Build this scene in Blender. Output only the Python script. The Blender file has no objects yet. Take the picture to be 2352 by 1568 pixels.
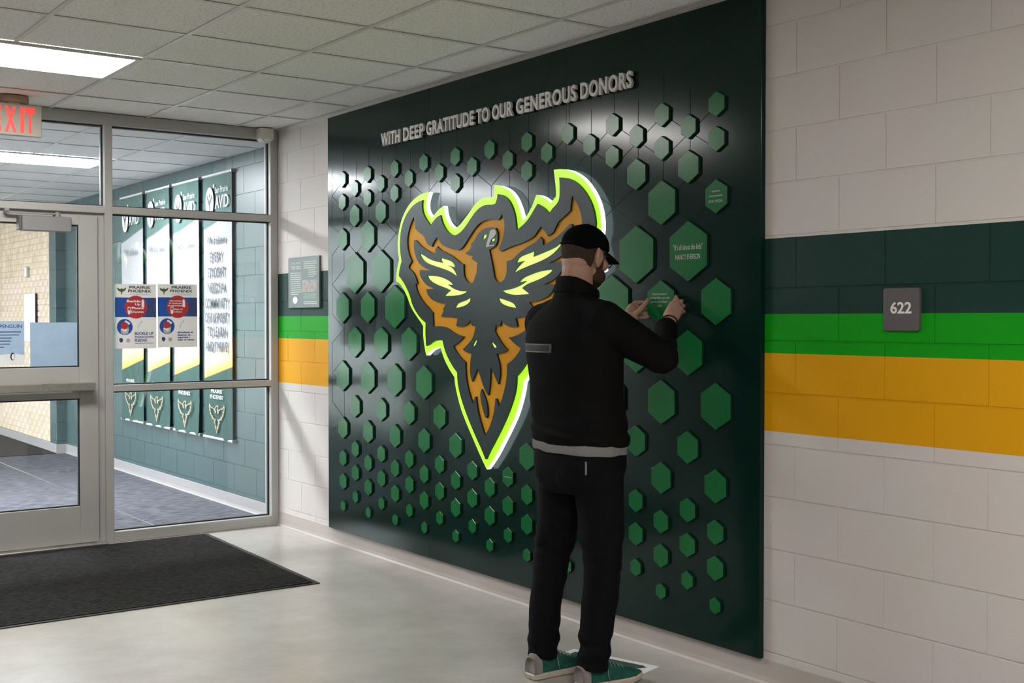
import bpy, bmesh, math, random
from mathutils import Vector, Matrix, noise
random.seed(7)
scn = bpy.context.scene
COL = scn.collection
PI = math.pi

# ------------------------------------------------------------------ camera
cam_d = bpy.data.cameras.new('camera')
cam_d.sensor_width = 36.0
cam_d.lens = 42.0
cam_d.clip_start = 0.05
cam = bpy.data.objects.new('camera', cam_d)
cam.location = (-3.541, -7.685, 1.433)
cam.rotation_euler = (math.radians(90 - 1.074), 0, math.radians(-35.80))
COL.objects.link(cam)
scn.camera = cam

# ------------------------------------------------------------------ sky, exposure
SKY = 6.0
MAIN_LIGHT = 17.0
VEST_LIGHT = 42.0
w = bpy.data.worlds.new('overcast_sky')
scn.world = w
w.use_nodes = True
bg = w.node_tree.nodes['Background']
bg.inputs[0].default_value = (0.90, 0.95, 1.0, 1)
bg.inputs[1].default_value = SKY
vs = scn.view_settings
vs.view_transform = 'Standard'
vs.look = 'None'
vs.gamma = 1.0
vs.use_curve_mapping = False
vs.exposure = 1.0

# ------------------------------------------------------------------ materials
def new_mat(name):
    m = bpy.data.materials.new(name)
    m.use_nodes = True
    return m, m.node_tree, m.node_tree.nodes['Principled BSDF']

def mat(name, col, rough=0.5, metal=0.0, var=0.06, scale=8.0, bump=0.0, bscale=None, spec=0.5, detail=4.0):
    """principled with a noise that varies the colour a little and, optionally, gives fine relief"""
    m, nt, p = new_mat(name)
    c = (col[0], col[1], col[2], 1)
    tc = nt.nodes.new('ShaderNodeTexCoord')
    nz = nt.nodes.new('ShaderNodeTexNoise')
    nz.inputs['Scale'].default_value = scale
    nz.inputs['Detail'].default_value = detail
    nt.links.new(tc.outputs['Object'], nz.inputs['Vector'])
    rp = nt.nodes.new('ShaderNodeValToRGB')
    rp.color_ramp.elements[0].position = 0.3
    rp.color_ramp.elements[1].position = 0.7
    rp.color_ramp.elements[0].color = tuple(min(1, v * (1 - var)) for v in c[:3]) + (1,)
    rp.color_ramp.elements[1].color = tuple(min(1, v * (1 + var)) for v in c[:3]) + (1,)
    nt.links.new(nz.outputs['Fac'], rp.inputs['Fac'])
    nt.links.new(rp.outputs['Color'], p.inputs['Base Color'])
    p.inputs['Roughness'].default_value = rough
    p.inputs['Metallic'].default_value = metal
    p.inputs['Specular IOR Level'].default_value = spec
    if bump:
        n2 = nt.nodes.new('ShaderNodeTexNoise')
        n2.inputs['Scale'].default_value = bscale or scale * 6
        n2.inputs['Detail'].default_value = 6
        nt.links.new(tc.outputs['Object'], n2.inputs['Vector'])
        b = nt.nodes.new('ShaderNodeBump')
        b.inputs['Strength'].default_value = bump
        b.inputs['Distance'].default_value = 0.01
        nt.links.new(n2.outputs['Fac'], b.inputs['Height'])
        nt.links.new(b.outputs['Normal'], p.inputs['Normal'])
    return m

def emit_mat(name, col, strength, base=(0.8, 0.8, 0.8)):
    m, nt, p = new_mat(name)
    p.inputs['Base Color'].default_value = (*base, 1)
    p.inputs['Roughness'].default_value = 0.4
    p.inputs['Emission Color'].default_value = (*col, 1)
    p.inputs['Emission Strength'].default_value = strength
    return m

def glass_mat(name, tint=(0.965, 0.985, 0.98), refl=1.0):
    m = bpy.data.materials.new(name)
    m.use_nodes = True
    nt = m.node_tree
    nt.nodes.clear()
    o = nt.nodes.new('ShaderNodeOutputMaterial')
    t = nt.nodes.new('ShaderNodeBsdfTransparent')
    t.inputs[0].default_value = (*tint, 1)
    g = nt.nodes.new('ShaderNodeBsdfGlossy')
    g.inputs['Roughness'].default_value = 0.01
    lw = nt.nodes.new('ShaderNodeLayerWeight')      # Schlick reflectance, the same from both sides of the pane
    lw.inputs['Blend'].default_value = 0.5
    f = nt.nodes.new('ShaderNodeMath')
    f.operation = 'POWER'
    f.inputs[1].default_value = 5.0
    nt.links.new(lw.outputs['Facing'], f.inputs[0])
    k = nt.nodes.new('ShaderNodeMath')
    k.operation = 'MULTIPLY_ADD'
    k.inputs[1].default_value = 0.96 * refl
    k.inputs[2].default_value = 0.04 * refl
    x = nt.nodes.new('ShaderNodeMixShader')
    nt.links.new(f.outputs[0], k.inputs[0])
    nt.links.new(k.outputs[0], x.inputs[0])
    nt.links.new(t.outputs[0], x.inputs[1])
    nt.links.new(g.outputs[0], x.inputs[2])
    nt.links.new(x.outputs[0], o.inputs[0])
    return m

def striped_wall_mat(name, bands, rough=0.6, spec=0.2):
    """block paint: horizontal painted bands at fixed heights, sprayed over the blocks, with pores"""
    m, nt, p = new_mat(name)
    geo = nt.nodes.new('ShaderNodeNewGeometry')
    sep = nt.nodes.new('ShaderNodeSeparateXYZ')
    nt.links.new(geo.outputs['Position'], sep.inputs[0])
    mr = nt.nodes.new('ShaderNodeMapRange')
    mr.inputs['From Min'].default_value = 0
    mr.inputs['From Max'].default_value = 3.0
    nt.links.new(sep.outputs['Z'], mr.inputs['Value'])
    rp = nt.nodes.new('ShaderNodeValToRGB')
    rp.color_ramp.interpolation = 'CONSTANT'
    el = rp.color_ramp.elements
    el[0].position = 0
    el[0].color = (*bands[0][1], 1)
    el[1].position = bands[1][0] / 3.0
    el[1].color = (*bands[1][1], 1)
    for z, c in bands[2:]:
        e = el.new(z / 3.0)
        e.color = (*c, 1)
    nt.links.new(mr.outputs[0], rp.inputs[0])
    nz = nt.nodes.new('ShaderNodeTexNoise')
    nz.inputs['Scale'].default_value = 3.0
    nt.links.new(geo.outputs['Position'], nz.inputs['Vector'])
    mx = nt.nodes.new('ShaderNodeMix')
    mx.data_type = 'RGBA'
    mx.blend_type = 'MULTIPLY'
    mx.inputs['Factor'].default_value = 0.10
    nt.links.new(rp.outputs[0], mx.inputs['A'])
    nt.links.new(nz.outputs['Color'], mx.inputs['B'])
    nt.links.new(mx.outputs['Result'], p.inputs['Base Color'])
    p.inputs['Roughness'].default_value = rough
    p.inputs['Specular IOR Level'].default_value = spec
    n2 = nt.nodes.new('ShaderNodeTexNoise')
    n2.inputs['Scale'].default_value = 55
    n2.inputs['Detail'].default_value = 5
    nt.links.new(geo.outputs['Position'], n2.inputs['Vector'])
    vo = nt.nodes.new('ShaderNodeTexVoronoi')
    vo.inputs['Scale'].default_value = 38
    nt.links.new(geo.outputs['Position'], vo.inputs['Vector'])
    pr = nt.nodes.new('ShaderNodeMapRange')
    pr.inputs['From Min'].default_value = 0.0
    pr.inputs['From Max'].default_value = 0.16
    nt.links.new(vo.outputs['Distance'], pr.inputs['Value'])
    ad = nt.nodes.new('ShaderNodeMath')
    ad.operation = 'MULTIPLY_ADD'
    ad.inputs[1].default_value = 0.6
    nt.links.new(pr.outputs[0], ad.inputs[0])
    nt.links.new(n2.outputs['Fac'], ad.inputs[2])
    b = nt.nodes.new('ShaderNodeBump')
    b.inputs['Strength'].default_value = 0.22
    b.inputs['Distance'].default_value = 0.004
    nt.links.new(ad.outputs[0], b.inputs['Height'])
    nt.links.new(b.outputs['Normal'], p.inputs['Normal'])
    return m

WHITE = (0.64, 0.60, 0.58)
DKGREEN = (0.010, 0.040, 0.032)
BRGREEN = (0.003, 0.33, 0.004)
YELLOW = (0.74, 0.35, 0.002)
M = {}
M['wall'] = striped_wall_mat('painted_block_stripes', [(0, WHITE), (0.990, YELLOW), (1.292, BRGREEN), (1.447, DKGREEN), (1.746, WHITE)])
M['teal_wall'] = striped_wall_mat('teal_painted_block', [(0, (0.050, 0.098, 0.105)), (2.95, (0.050, 0.098, 0.105))], 0.40, 0.8)
M['plain_wall'] = mat('cream_wall_paint', (0.55, 0.52, 0.49), 0.6)
M['brick'] = mat('buff_brick', (0.66, 0.52, 0.38), 0.8, var=0.22, scale=6, bump=0.2)
M['brick2'] = mat('pink_buff_brick', (0.70, 0.55, 0.45), 0.8, var=0.2, scale=6, bump=0.2)
M['mortar'] = mat('mortar', (0.62, 0.57, 0.50), 0.9)
M['tile'] = None
M['steel'] = mat('grey_painted_frame', (0.40, 0.395, 0.38), 0.42, var=0.03, scale=3)
M['gasket'] = mat('black_gasket', (0.012, 0.013, 0.016), 0.6)
M['alu'] = mat('brushed_aluminium', (0.52, 0.50, 0.47), 0.34, 0.85, var=0.06, scale=30)
M['closer'] = mat('closer_grey', (0.27, 0.26, 0.27), 0.4, 0.3, var=0.03)
M['glass'] = glass_mat('clear_glass')
M['base'] = mat('vinyl_cove_base', (0.46, 0.41, 0.38), 0.42, var=0.03)
M['light_base'] = mat('pale_cove_base', (0.36, 0.34, 0.34), 0.4, var=0.03)
M['grid'] = mat('ceiling_grid_white', (0.66, 0.645, 0.62), 0.4, var=0.02)
M['board'] = mat('dark_green_board', (0.0035, 0.019, 0.015), 0.15, var=0.05, scale=2, spec=0.22)
M['groove'] = mat('routed_groove', (0.001, 0.003, 0.003), 0.6, spec=0.1)
M['hex'] = mat('green_hexagon_tile', (0.004, 0.125, 0.030), 0.22, var=0.05, scale=4, spec=0.24)
M['hexside'] = mat('shaded_hexagon_edge', (0.004, 0.020, 0.010), 0.5)  # tile sides coloured darker to carry their shade
M['letter'] = mat('silver_letter', (0.58, 0.56, 0.54), 0.4, 0.0, var=0.03)
M['print'] = mat('pale_print', (0.50, 0.53, 0.48), 0.6)
M['print_dim'] = mat('dim_pale_print', (0.22, 0.28, 0.22), 0.6)
M['lime'] = emit_mat('lit_lime_acrylic', (0.36, 0.95, 0.008), 0.56, (0.25, 0.6, 0.02))
M['lime2'] = emit_mat('lit_pale_lime', (0.44, 1.0, 0.10), 0.72, (0.4, 0.7, 0.1))
M['led'] = emit_mat('lit_white_edge', (0.86, 0.95, 1.0), 1.7)
M['face'] = mat('charcoal_face', (0.014, 0.030, 0.030), 0.34, var=0.04, scale=2, spec=0.22)
M['orange'] = mat('amber_inlay', (0.62, 0.285, 0.007), 0.5, var=0.04, scale=3, spec=0.15)
M['beak'] = mat('pale_grey_inlay', (0.42, 0.42, 0.40), 0.4)
M['paper'] = mat('white_paper', (0.78, 0.79, 0.80), 0.55, var=0.02)
M['signgrey'] = mat('grey_sign', (0.105, 0.095, 0.10), 0.5, var=0.03)
M['signwhite'] = mat('sign_white', (0.75, 0.75, 0.72), 0.5)
M['plaque'] = mat('slate_green_plaque', (0.085, 0.120, 0.110), 0.4, var=0.05)
M['plaque_green'] = mat('plaque_green_text', (0.20, 0.42, 0.24), 0.5)
M['photo'] = mat('faded_photo', (0.30, 0.27, 0.25), 0.5, var=0.5, scale=45)
M['blue'] = mat('poster_blue', (0.010, 0.075, 0.36), 0.5)
M['navy'] = mat('poster_navy', (0.012, 0.035, 0.20), 0.5)
M['navy2'] = mat('poster_dull_navy', (0.035, 0.055, 0.16), 0.5)
M['red'] = mat('poster_red', (0.42, 0.028, 0.035), 0.5)
M['ink'] = mat('black_ink', (0.018, 0.022, 0.022), 0.6)
M['paleink'] = mat('pale_ink', (0.42, 0.44, 0.47), 0.6)
M['olive'] = mat('olive_green_ink', (0.06, 0.11, 0.02), 0.6)
M['sky_paper'] = mat('pale_blue_paper', (0.36, 0.50, 0.68), 0.6, var=0.06, scale=10)
M['exit_red'] = emit_mat('exit_red', (1.0, 0.040, 0.028), 0.65, (0.7, 0.02, 0.02))
M['sensor'] = mat('ivory_plastic', (0.66, 0.64, 0.56), 0.4, var=0.02)
M['exit_body'] = mat('beige_sign_housing', (0.40, 0.38, 0.31), 0.45, var=0.02)
M['lens'] = emit_mat('light_diffuser', (1.0, 0.97, 0.93), MAIN_LIGHT)
M['lens_v'] = emit_mat('cool_light_diffuser', (0.93, 0.95, 1.0), VEST_LIGHT)
M['banner_logo'] = mat('banner_white_print', (0.80, 0.81, 0.82), 0.7, spec=0.1)
M['concrete'] = mat('pale_concrete', (0.55, 0.54, 0.52), 0.85, bump=0.1)

def ceiling_mat():
    m, nt, p = new_mat('fissured_ceiling_tile')
    tc = nt.nodes.new('ShaderNodeNewGeometry')
    n1 = nt.nodes.new('ShaderNodeTexNoise')
    n1.inputs['Scale'].default_value = 90
    n1.inputs['Detail'].default_value = 3
    nt.links.new(tc.outputs['Position'], n1.inputs['Vector'])
    rp = nt.nodes.new('ShaderNodeValToRGB')
    rp.color_ramp.elements[0].position = 0.30
    rp.color_ramp.elements[0].color = (0.58, 0.565, 0.53, 1)
    rp.color_ramp.elements[1].position = 0.46
    rp.color_ramp.elements[1].color = (0.88, 0.87, 0.83, 1)
    nt.links.new(n1.outputs['Fac'], rp.inputs[0])
    nt.links.new(rp.outputs[0], p.inputs['Base Color'])
    p.inputs['Roughness'].default_value = 0.95
    b = nt.nodes.new('ShaderNodeBump')
    b.inputs['Strength'].default_value = 0.35
    b.inputs['Distance'].default_value = 0.004
    nt.links.new(n1.outputs['Fac'], b.inputs['Height'])
    nt.links.new(b.outputs[0], p.inputs['Normal'])
    return m
M['tile'] = ceiling_mat()
M['vtile'] = mat('pale_grey_ceiling_tile', (0.74, 0.73, 0.73), 0.95, var=0.08, scale=80, bump=0.2)

def floor_mat():
    m, nt, p = new_mat('polished_beige_sheet_floor')
    g = nt.nodes.new('ShaderNodeNewGeometry')
    n1 = nt.nodes.new('ShaderNodeTexNoise')
    n1.inputs['Scale'].default_value = 2.2
    n1.inputs['Detail'].default_value = 8
    n1.inputs['Roughness'].default_value = 0.7
    nt.links.new(g.outputs['Position'], n1.inputs['Vector'])
    rp = nt.nodes.new('ShaderNodeValToRGB')
    rp.color_ramp.elements[0].position = 0.32
    rp.color_ramp.elements[0].color = (0.40, 0.38, 0.35, 1)
    rp.color_ramp.elements[1].position = 0.62
    rp.color_ramp.elements[1].color = (0.49, 0.465, 0.435, 1)
    nt.links.new(n1.outputs['Fac'], rp.inputs[0])
    nt.links.new(rp.outputs[0], p.inputs['Base Color'])
    p.inputs['Roughness'].default_value = 0.26
    return m
M['floor'] = floor_mat()

def carpet_mat(name, c1, c2, stretch, bump):
    m, nt, p = new_mat(name)
    g = nt.nodes.new('ShaderNodeNewGeometry')
    mp = nt.nodes.new('ShaderNodeMapping')
    mp.inputs['Scale'].default_value = stretch
    nt.links.new(g.outputs['Position'], mp.inputs['Vector'])
    n1 = nt.nodes.new('ShaderNodeTexNoise')
    n1.inputs['Scale'].default_value = 10
    n1.inputs['Detail'].default_value = 6
    nt.links.new(mp.outputs[0], n1.inputs['Vector'])
    rp = nt.nodes.new('ShaderNodeValToRGB')
    rp.color_ramp.elements[0].position = 0.35
    rp.color_ramp.elements[0].color = (*c1, 1)
    rp.color_ramp.elements[1].position = 0.66
    rp.color_ramp.elements[1].color = (*c2, 1)
    nt.links.new(n1.outputs['Fac'], rp.inputs[0])
    nt.links.new(rp.outputs[0], p.inputs['Base Color'])
    p.inputs['Roughness'].default_value = 0.95
    p.inputs['Specular IOR Level'].default_value = 0.2
    b = nt.nodes.new('ShaderNodeBump')
    b.inputs['Strength'].default_value = bump
    b.inputs['Distance'].default_value = 0.006
    nt.links.new(n1.outputs['Fac'], b.inputs['Height'])
    nt.links.new(b.outputs[0], p.inputs['Normal'])
    return m
M['carpet'] = carpet_mat('grey_walk_off_carpet', (0.045, 0.046, 0.058), (0.155, 0.155, 0.18), (0.9, 5.0, 1), 0.5)
M['matpile'] = carpet_mat('charcoal_mat_pile', (0.018, 0.0175, 0.0175), (0.050, 0.048, 0.048), (3, 9, 1), 0.5)
M['matedge'] = mat('mat_rubber_edge', (0.020, 0.019, 0.018), 0.6)

# ------------------------------------------------------------------ mesh helpers
WL = {}            # world location of every object made here

def link(o, parent=None, loc=(0, 0, 0)):
    COL.objects.link(o)
    loc = Vector(loc)
    if parent is not None:
        o.parent = parent
        o.location = loc - WL[parent.name]
    else:
        o.location = loc
    WL[o.name] = loc
    return o

def tag(o, label=None, cat=None, group=None, kind=None):
    if label: o['label'] = label
    if cat: o['category'] = cat
    if group: o['group'] = group
    if kind: o['kind'] = kind
    return o

def empty(name, loc=(0, 0, 0), parent=None):
    o = bpy.data.objects.new(name, None)
    o.empty_display_size = 0.05
    return link(o, parent, loc)

def obj(name, vf, m, parent=None, smooth=False, origin=None):
    """vf = (verts, faces) in WORLD coordinates -> one mesh object whose origin is its own centre"""
    vs_, fs = vf
    if origin is None:
        lo = [min(v[i] for v in vs_) for i in range(3)]
        hi = [max(v[i] for v in vs_) for i in range(3)]
        origin = [(a + b) / 2 for a, b in zip(lo, hi)]
        if parent is None:
            origin[2] = lo[2]
    me = bpy.data.meshes.new(name)
    me.from_pydata([(v[0] - origin[0], v[1] - origin[1], v[2] - origin[2]) for v in vs_], [], fs)
    me.update()
    if isinstance(m, (list, tuple)):
        for k in m: me.materials.append(k)
    else:
        me.materials.append(m)
    if smooth:
        for p in me.polygons: p.use_smooth = True
    o = bpy.data.objects.new(name, me)
    return link(o, parent, origin)

def clone(o, parent, loc):
    c = bpy.data.objects.new(o.name.split('.')[0], o.data)
    return link(c, parent, loc)

def shared(name, me, parent, loc):
    return link(bpy.data.objects.new(name, me), parent, loc)

def vbox(lo, hi, c=0.0):
    """box, optionally with all edges chamfered by c"""
    x0, y0, z0 = lo
    x1, y1, z1 = hi
    if c <= 0:
        v = [(x0, y0, z0), (x1, y0, z0), (x1, y1, z0), (x0, y1, z0), (x0, y0, z1), (x1, y0, z1), (x1, y1, z1), (x0, y1, z1)]
        f = [(0, 3, 2, 1), (4, 5, 6, 7), (0, 1, 5, 4), (1, 2, 6, 5), (2, 3, 7, 6), (3, 0, 4, 7)]
        return v, f
    bm = bmesh.new()
    v, f = vbox(lo, hi)
    bv = [bm.verts.new(p) for p in v]
    for q in f: bm.faces.new([bv[i] for i in q])
    bmesh.ops.bevel(bm, geom=bm.edges[:], offset=c, segments=1, affect='EDGES', profile=0.5)
    return from_bm(bm)

def from_bm(bm):
    bm.verts.index_update()
    v = [tuple(x.co) for x in bm.verts]
    f = [tuple(y.index for y in x.verts) for x in bm.faces]
    bm.free()
    return v, f

def join(*parts):
    V, Fc = [], []
    for v, f in parts:
        n = len(V)
        V += list(v)
        Fc += [tuple(i + n for i in q) for q in f]
    return V, Fc

def prism(poly, axis, a, b):
    """extrude a 2D polygon. axis 'x': poly (y,z) from x=a to b; 'y': poly (x,z); 'z': poly (x,y)"""
    def pt(p, t):
        return {'x': (t, p[0], p[1]), 'y': (p[0], t, p[1]), 'z': (p[0], p[1], t)}[axis]
    n = len(poly)
    v = [pt(p, a) for p in poly] + [pt(p, b) for p in poly]
    f = [tuple(range(n))[::-1], tuple(range(n, 2 * n))]
    f += [(i, (i + 1) % n, n + (i + 1) % n, n + i) for i in range(n)]
    bm = bmesh.new()
    bv = [bm.verts.new(p) for p in v]
    for q in f: bm.faces.new([bv[i] for i in q])
    bmesh.ops.recalc_face_normals(bm, faces=bm.faces[:])
    return from_bm(bm)

def circle(cx, cy, r, n=32, ry=None):
    ry = ry or r
    return [(cx + r * math.cos(2 * PI * i / n), cy + ry * math.sin(2 * PI * i / n)) for i in range(n)]

def rrect(x0, y0, x1, y1, r, n=5):
    P = []
    for cx, cy, a in ((x1 - r, y1 - r, 0), (x0 + r, y1 - r, 90), (x0 + r, y0 + r, 180), (x1 - r, y0 + r, 270)):
        for i in range(n + 1):
            t = math.radians(a + 90 * i / n)
            P.append((cx + r * math.cos(t), cy + r * math.sin(t)))
    return P

def tube(pts, r, n=8, closed=False):
    P = [Vector(p) for p in pts]
    m = len(P)
    V, Fc = [], []
    up = Vector((0, 0, 1))
    for i, p in enumerate(P):
        a = P[(i - 1) % m] if (closed or i > 0) else p
        b = P[(i + 1) % m] if (closed or i < m - 1) else p
        d = (b - a).normalized()
        u = d.cross(up)
        if u.length < 1e-3: u = d.cross(Vector((1, 0, 0)))
        u.normalize()
        q = u.cross(d)
        rr = r[i] if isinstance(r, (list, tuple)) else r
        for k in range(n):
            t = 2 * PI * k / n
            V.append(tuple(p + rr * (math.cos(t) * u + math.sin(t) * q)))
    for i in range(m if closed else m - 1):
        for k in range(n):
            a, b = i * n + k, i * n + (k + 1) % n
            c, d = ((i + 1) % m) * n + (k + 1) % n, ((i + 1) % m) * n + k
            Fc.append((a, b, c, d))
    if not closed:
        Fc.append(tuple(range(n))[::-1])
        Fc.append(tuple(range((m - 1) * n, m * n)))
    return V, Fc

def loft(rings, cap=True):
    n = len(rings[0])
    V = [tuple(p) for r in rings for p in r]
    Fc = []
    for i in range(len(rings) - 1):
        for k in range(n):
            Fc.append((i * n + k, i * n + (k + 1) % n, (i + 1) * n + (k + 1) % n, (i + 1) * n + k))
    if cap:
        Fc.append(tuple(range(n))[::-1])
        Fc.append(tuple(range((len(rings) - 1) * n, len(rings) * n)))
    return V, Fc

def eval_mesh(o):
    dg = bpy.context.evaluated_depsgraph_get()
    dg.update()
    e = o.evaluated_get(dg)
    me = e.to_mesh()
    V = [tuple(v.co) for v in me.vertices]
    Fc = [tuple(p.vertices) for p in me.polygons]
    e.to_mesh_clear()
    return V, Fc

def text_vf(s, extrude=0.0, bold=0.0, spacing=1.0):
    cu = bpy.data.curves.new('lettering', 'FONT')
    cu.body = s
    cu.size = 1.0
    cu.extrude = extrude
    cu.offset = bold
    cu.space_character = spacing
    cu.resolution_u = 3
    o = bpy.data.objects.new('lettering', cu)
    COL.objects.link(o)
    V, Fc = eval_mesh(o)
    bpy.data.objects.remove(o)
    bpy.data.curves.remove(cu)
    return V, Fc

def fit_text(s, wide, high, depth=0.0, bold=0.0, spacing=1.0, fixed_ratio=None):
    """text scaled to a box: local x 0..wide, y 0..high, z 0..depth"""
    V, Fc = text_vf(s, 0.5 if depth else 0.0, bold, spacing)
    x0 = min(v[0] for v in V); x1 = max(v[0] for v in V)
    y0 = min(v[1] for v in V); y1 = max(v[1] for v in V)
    sy = high / (y1 - y0)
    sx = wide / (x1 - x0) if wide else sy * (fixed_ratio or 0.7)
    V = [((v[0] - x0) * sx, (v[1] - y0) * sy, (v[2] + (0.5 if depth else 0)) * depth) for v in V]
    return V, Fc

def on_wall(vf, x, y, z):      # local text -> plane facing -x, text runs towards -y, (x,y,z)= lower left corner
    V, Fc = vf
    return [(x - v[2], y - v[0], z + v[1]) for v in V], Fc

def on_end(vf, y, x, z):       # local text -> plane facing -y, text runs towards +x
    V, Fc = vf
    return [(x + v[0], y - v[2], z + v[1]) for v in V], Fc

def islands(vf):
    V, Fc = vf
    par = list(range(len(V)))
    def find(a):
        while par[a] != a:
            par[a] = par[par[a]]
            a = par[a]
        return a
    for f in Fc:
        for i in f[1:]:
            par[find(i)] = find(f[0])
    G = {}
    for f in Fc:
        G.setdefault(find(f[0]), []).append(f)
    out = []
    for fs in G.values():
        ids = sorted({i for f in fs for i in f})
        mp = {i: k for k, i in enumerate(ids)}
        out.append(([V[i] for i in ids], [tuple(mp[i] for i in f) for f in fs]))
    return out

def curve_plate(loops, x_back, x_front):
    """flat plate facing -x cut from closed (y,z) loops, even-odd filled, between two x planes"""
    cu = bpy.data.curves.new('plate', 'CURVE')
    cu.dimensions = '2D'
    cu.fill_mode = 'BOTH'
    cu.extrude = abs(x_back - x_front) / 2
    for L in loops:
        s = cu.splines.new('POLY')
        s.points.add(len(L) - 1)
        for q, (y, z) in zip(s.points, L): q.co = (-y, z, 0, 1)
        s.use_cyclic_u = True
    o = bpy.data.objects.new('plate', cu)
    COL.objects.link(o)
    V, Fc = eval_mesh(o)
    bpy.data.objects.remove(o)
    bpy.data.curves.remove(cu)
    xm = (x_back + x_front) / 2
    return [(xm - v[2], -v[0], v[1]) for v in V], Fc

def smooth_loop(L, it=1, keep=50):
    """Chaikin corner cutting that keeps sharp corners"""
    for _ in range(it):
        out = []
        n = len(L)
        for i in range(n):
            a, b, c = L[i - 1], L[i], L[(i + 1) % n]
            v1 = (b[0] - a[0], b[1] - a[1]); v2 = (c[0] - b[0], c[1] - b[1])
            l1 = math.hypot(*v1); l2 = math.hypot(*v2)
            ang = 180
            if l1 > 1e-6 and l2 > 1e-6:
                ang = math.degrees(math.acos(max(-1, min(1, (v1[0] * v2[0] + v1[1] * v2[1]) / l1 / l2))))
            if ang > keep:
                out.append(b)
            else:
                out.append((b[0] - v1[0] * .25, b[1] - v1[1] * .25))
                out.append((b[0] + v2[0] * .25, b[1] + v2[1] * .25))
        L = out
    return L

# ------------------------------------------------------------------ the room shell
CZ = 2.742          # main ceiling height
VZ = 2.665          # vestibule ceiling height
YB, XL = -11.5, -6.8

def structure(o, label=None):
    o['kind'] = 'structure'
    if label: o['label'] = label
    return o

floor = structure(obj('floor', vbox((XL - .2, YB - .2, -.12), (.2, .055, 0)), M['floor']), 'polished beige sheet floor of the hallway')

wall_right = structure(obj('wall_right', vbox((.003, YB - .2, 0), (.2, .11, CZ + .05)), M['wall']), 'painted block wall with green and yellow bands')
_bm = {}
def block_mesh(L, H, m, key):
    k = (round(L, 3), round(H, 3), key)
    if k not in _bm:
        a, b = L / 2 - .0006, H / 2 - .0010
        c, d = a - .0014, b - .0030
        V = [(.012, -a, -b), (.012, a, -b), (.012, a, b), (.012, -a, b), (0, -c, -d), (0, c, -d), (0, c, d), (0, -c, d)]
        Fc = [(4, 7, 6, 5), (0, 4, 5, 1), (1, 5, 6, 2), (2, 6, 7, 3), (3, 7, 4, 0)]
        me = bpy.data.meshes.new('block')
        me.from_pydata(V, [], Fc)
        me.materials.append(m)
        _bm[k] = me
    return _bm[k]

def block_wall(parent, x, y0, y1, z0, z1, m, key, jo=-4.623, only=None):
    k = -1
    while .129 + .2032 * k < z1 - .012:
        a, b = max(z0, .129 + .2032 * k), min(z1, .129 + .2032 * (k + 1))
        off = jo if k % 2 else jo - .2032
        n = math.floor((y0 - off) / .4064)
        while off + .4064 * n < y1 - .012:
            c, d = max(y0, off + .4064 * n), min(y1, off + .4064 * (n + 1))
            if d - c > .012 and b - a > .012 and (only is None or only(c, d, a, b)):
                shared('block', block_mesh(d - c, b - a, m, key), parent, (x, (c + d) / 2, (a + b) / 2))
            n += 1
        k += 1

block_wall(wall_right, 0, -6.85, -4.30, 0, CZ, M['wall'], 'w')
block_wall(wall_right, 0, -1.0, 0, 0, CZ, M['wall'], 'w')

wall_left = structure(obj('wall_left', vbox((XL - .2, YB - .2, 0), (XL, .11, CZ + .05)), mat('darkened_wall', (0.20, 0.18, 0.165), 0.7)))  # shade put into the wall colour, keeps the board's reflections dark
wall_back = structure(obj('wall_back', vbox((XL, YB - .2, 0), (.005, YB, CZ + .05)), M['plain_wall']))

def cove_base(name, y0, y1, x, m, label):
    prof = [(x, 0), (x - .016, 0), (x - .015, .004), (x - .007, .012), (x - .0045, .03), (x - .004, .098), (x - .001, .1), (x, .1)]
    v, f = prism(prof, 'y', y0, y1)
    o = obj(name, (v, f), m)
    return structure(o, label)
cove_base('baseboard_right', YB, -.002, 0, M['base'], 'beige vinyl cove base along the hallway wall')

# hung ceiling: a dark slab above, grid bars and lay-in tiles below it
ceiling = structure(obj('ceiling', vbox((XL - .2, YB - .2, CZ + .03), (.2, .11, CZ + .12)), M['tile']), 'suspended ceiling of square lay-in tiles')
GX = [-.30 - .6096 * k for k in range(-1, 6)]
GX[0] = 0.0
GY = [-.50 - .6096 * k for k in range(-1, 10)]
GY[0] = 0.0
def in_troffer(x0, x1, y0, y1, lights):
    return any(x0 > a - .05 and x1 < b + .05 and y0 > c - .05 and y1 < d + .05 for a, b, c, d in lights)
_tm = {}
def tile_mesh(lx, ly, m):
    k = (round(lx, 3), round(ly, 3), m.name)
    if k not in _tm:
        V, Fc = vbox((-lx / 2, -ly / 2, 0), (lx / 2, ly / 2, .016), 0.002)
        me = bpy.data.meshes.new('ceiling_tile')
        me.from_pydata(V, [], Fc)
        me.materials.append(m)
        _tm[k] = me
    return _tm[k]
def ceiling_grid(parent, xs, ys, z, lights, bar=.024, m=None):
    for i in range(len(xs) - 1):
        for j in range(len(ys) - 1):
            x1, x0, y1, y0 = xs[i], xs[i + 1], ys[j], ys[j + 1]
            if in_troffer(x0, x1, y0, y1, lights): continue
            shared('ceiling_tile', tile_mesh(x1 - x0 - .008, y1 - y0 - .008, m or M['tile']), parent, ((x0 + x1) / 2, (y0 + y1) / 2, z + .0035))
    for x in xs[1:]:
        obj('grid_bar', vbox((x - bar / 2, ys[-1], z - .0015), (x + bar / 2, ys[0], z + .0015)), M['grid'], parent)
    for y in ys[1:]:
        obj('cross_tee', vbox((xs[-1], y - bar / 2, z - .001), (xs[0], y + bar / 2, z + .0012)), M['grid'], parent)
LX0, LX1 = -.30 - .6096 * 4, -.30 - .6096 * 2      # -2.738 .. -1.519
L1 = (LX0, LX1, -.50 - .6096 * 2, -.50 - .6096)    # y -1.719 .. -1.110
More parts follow.
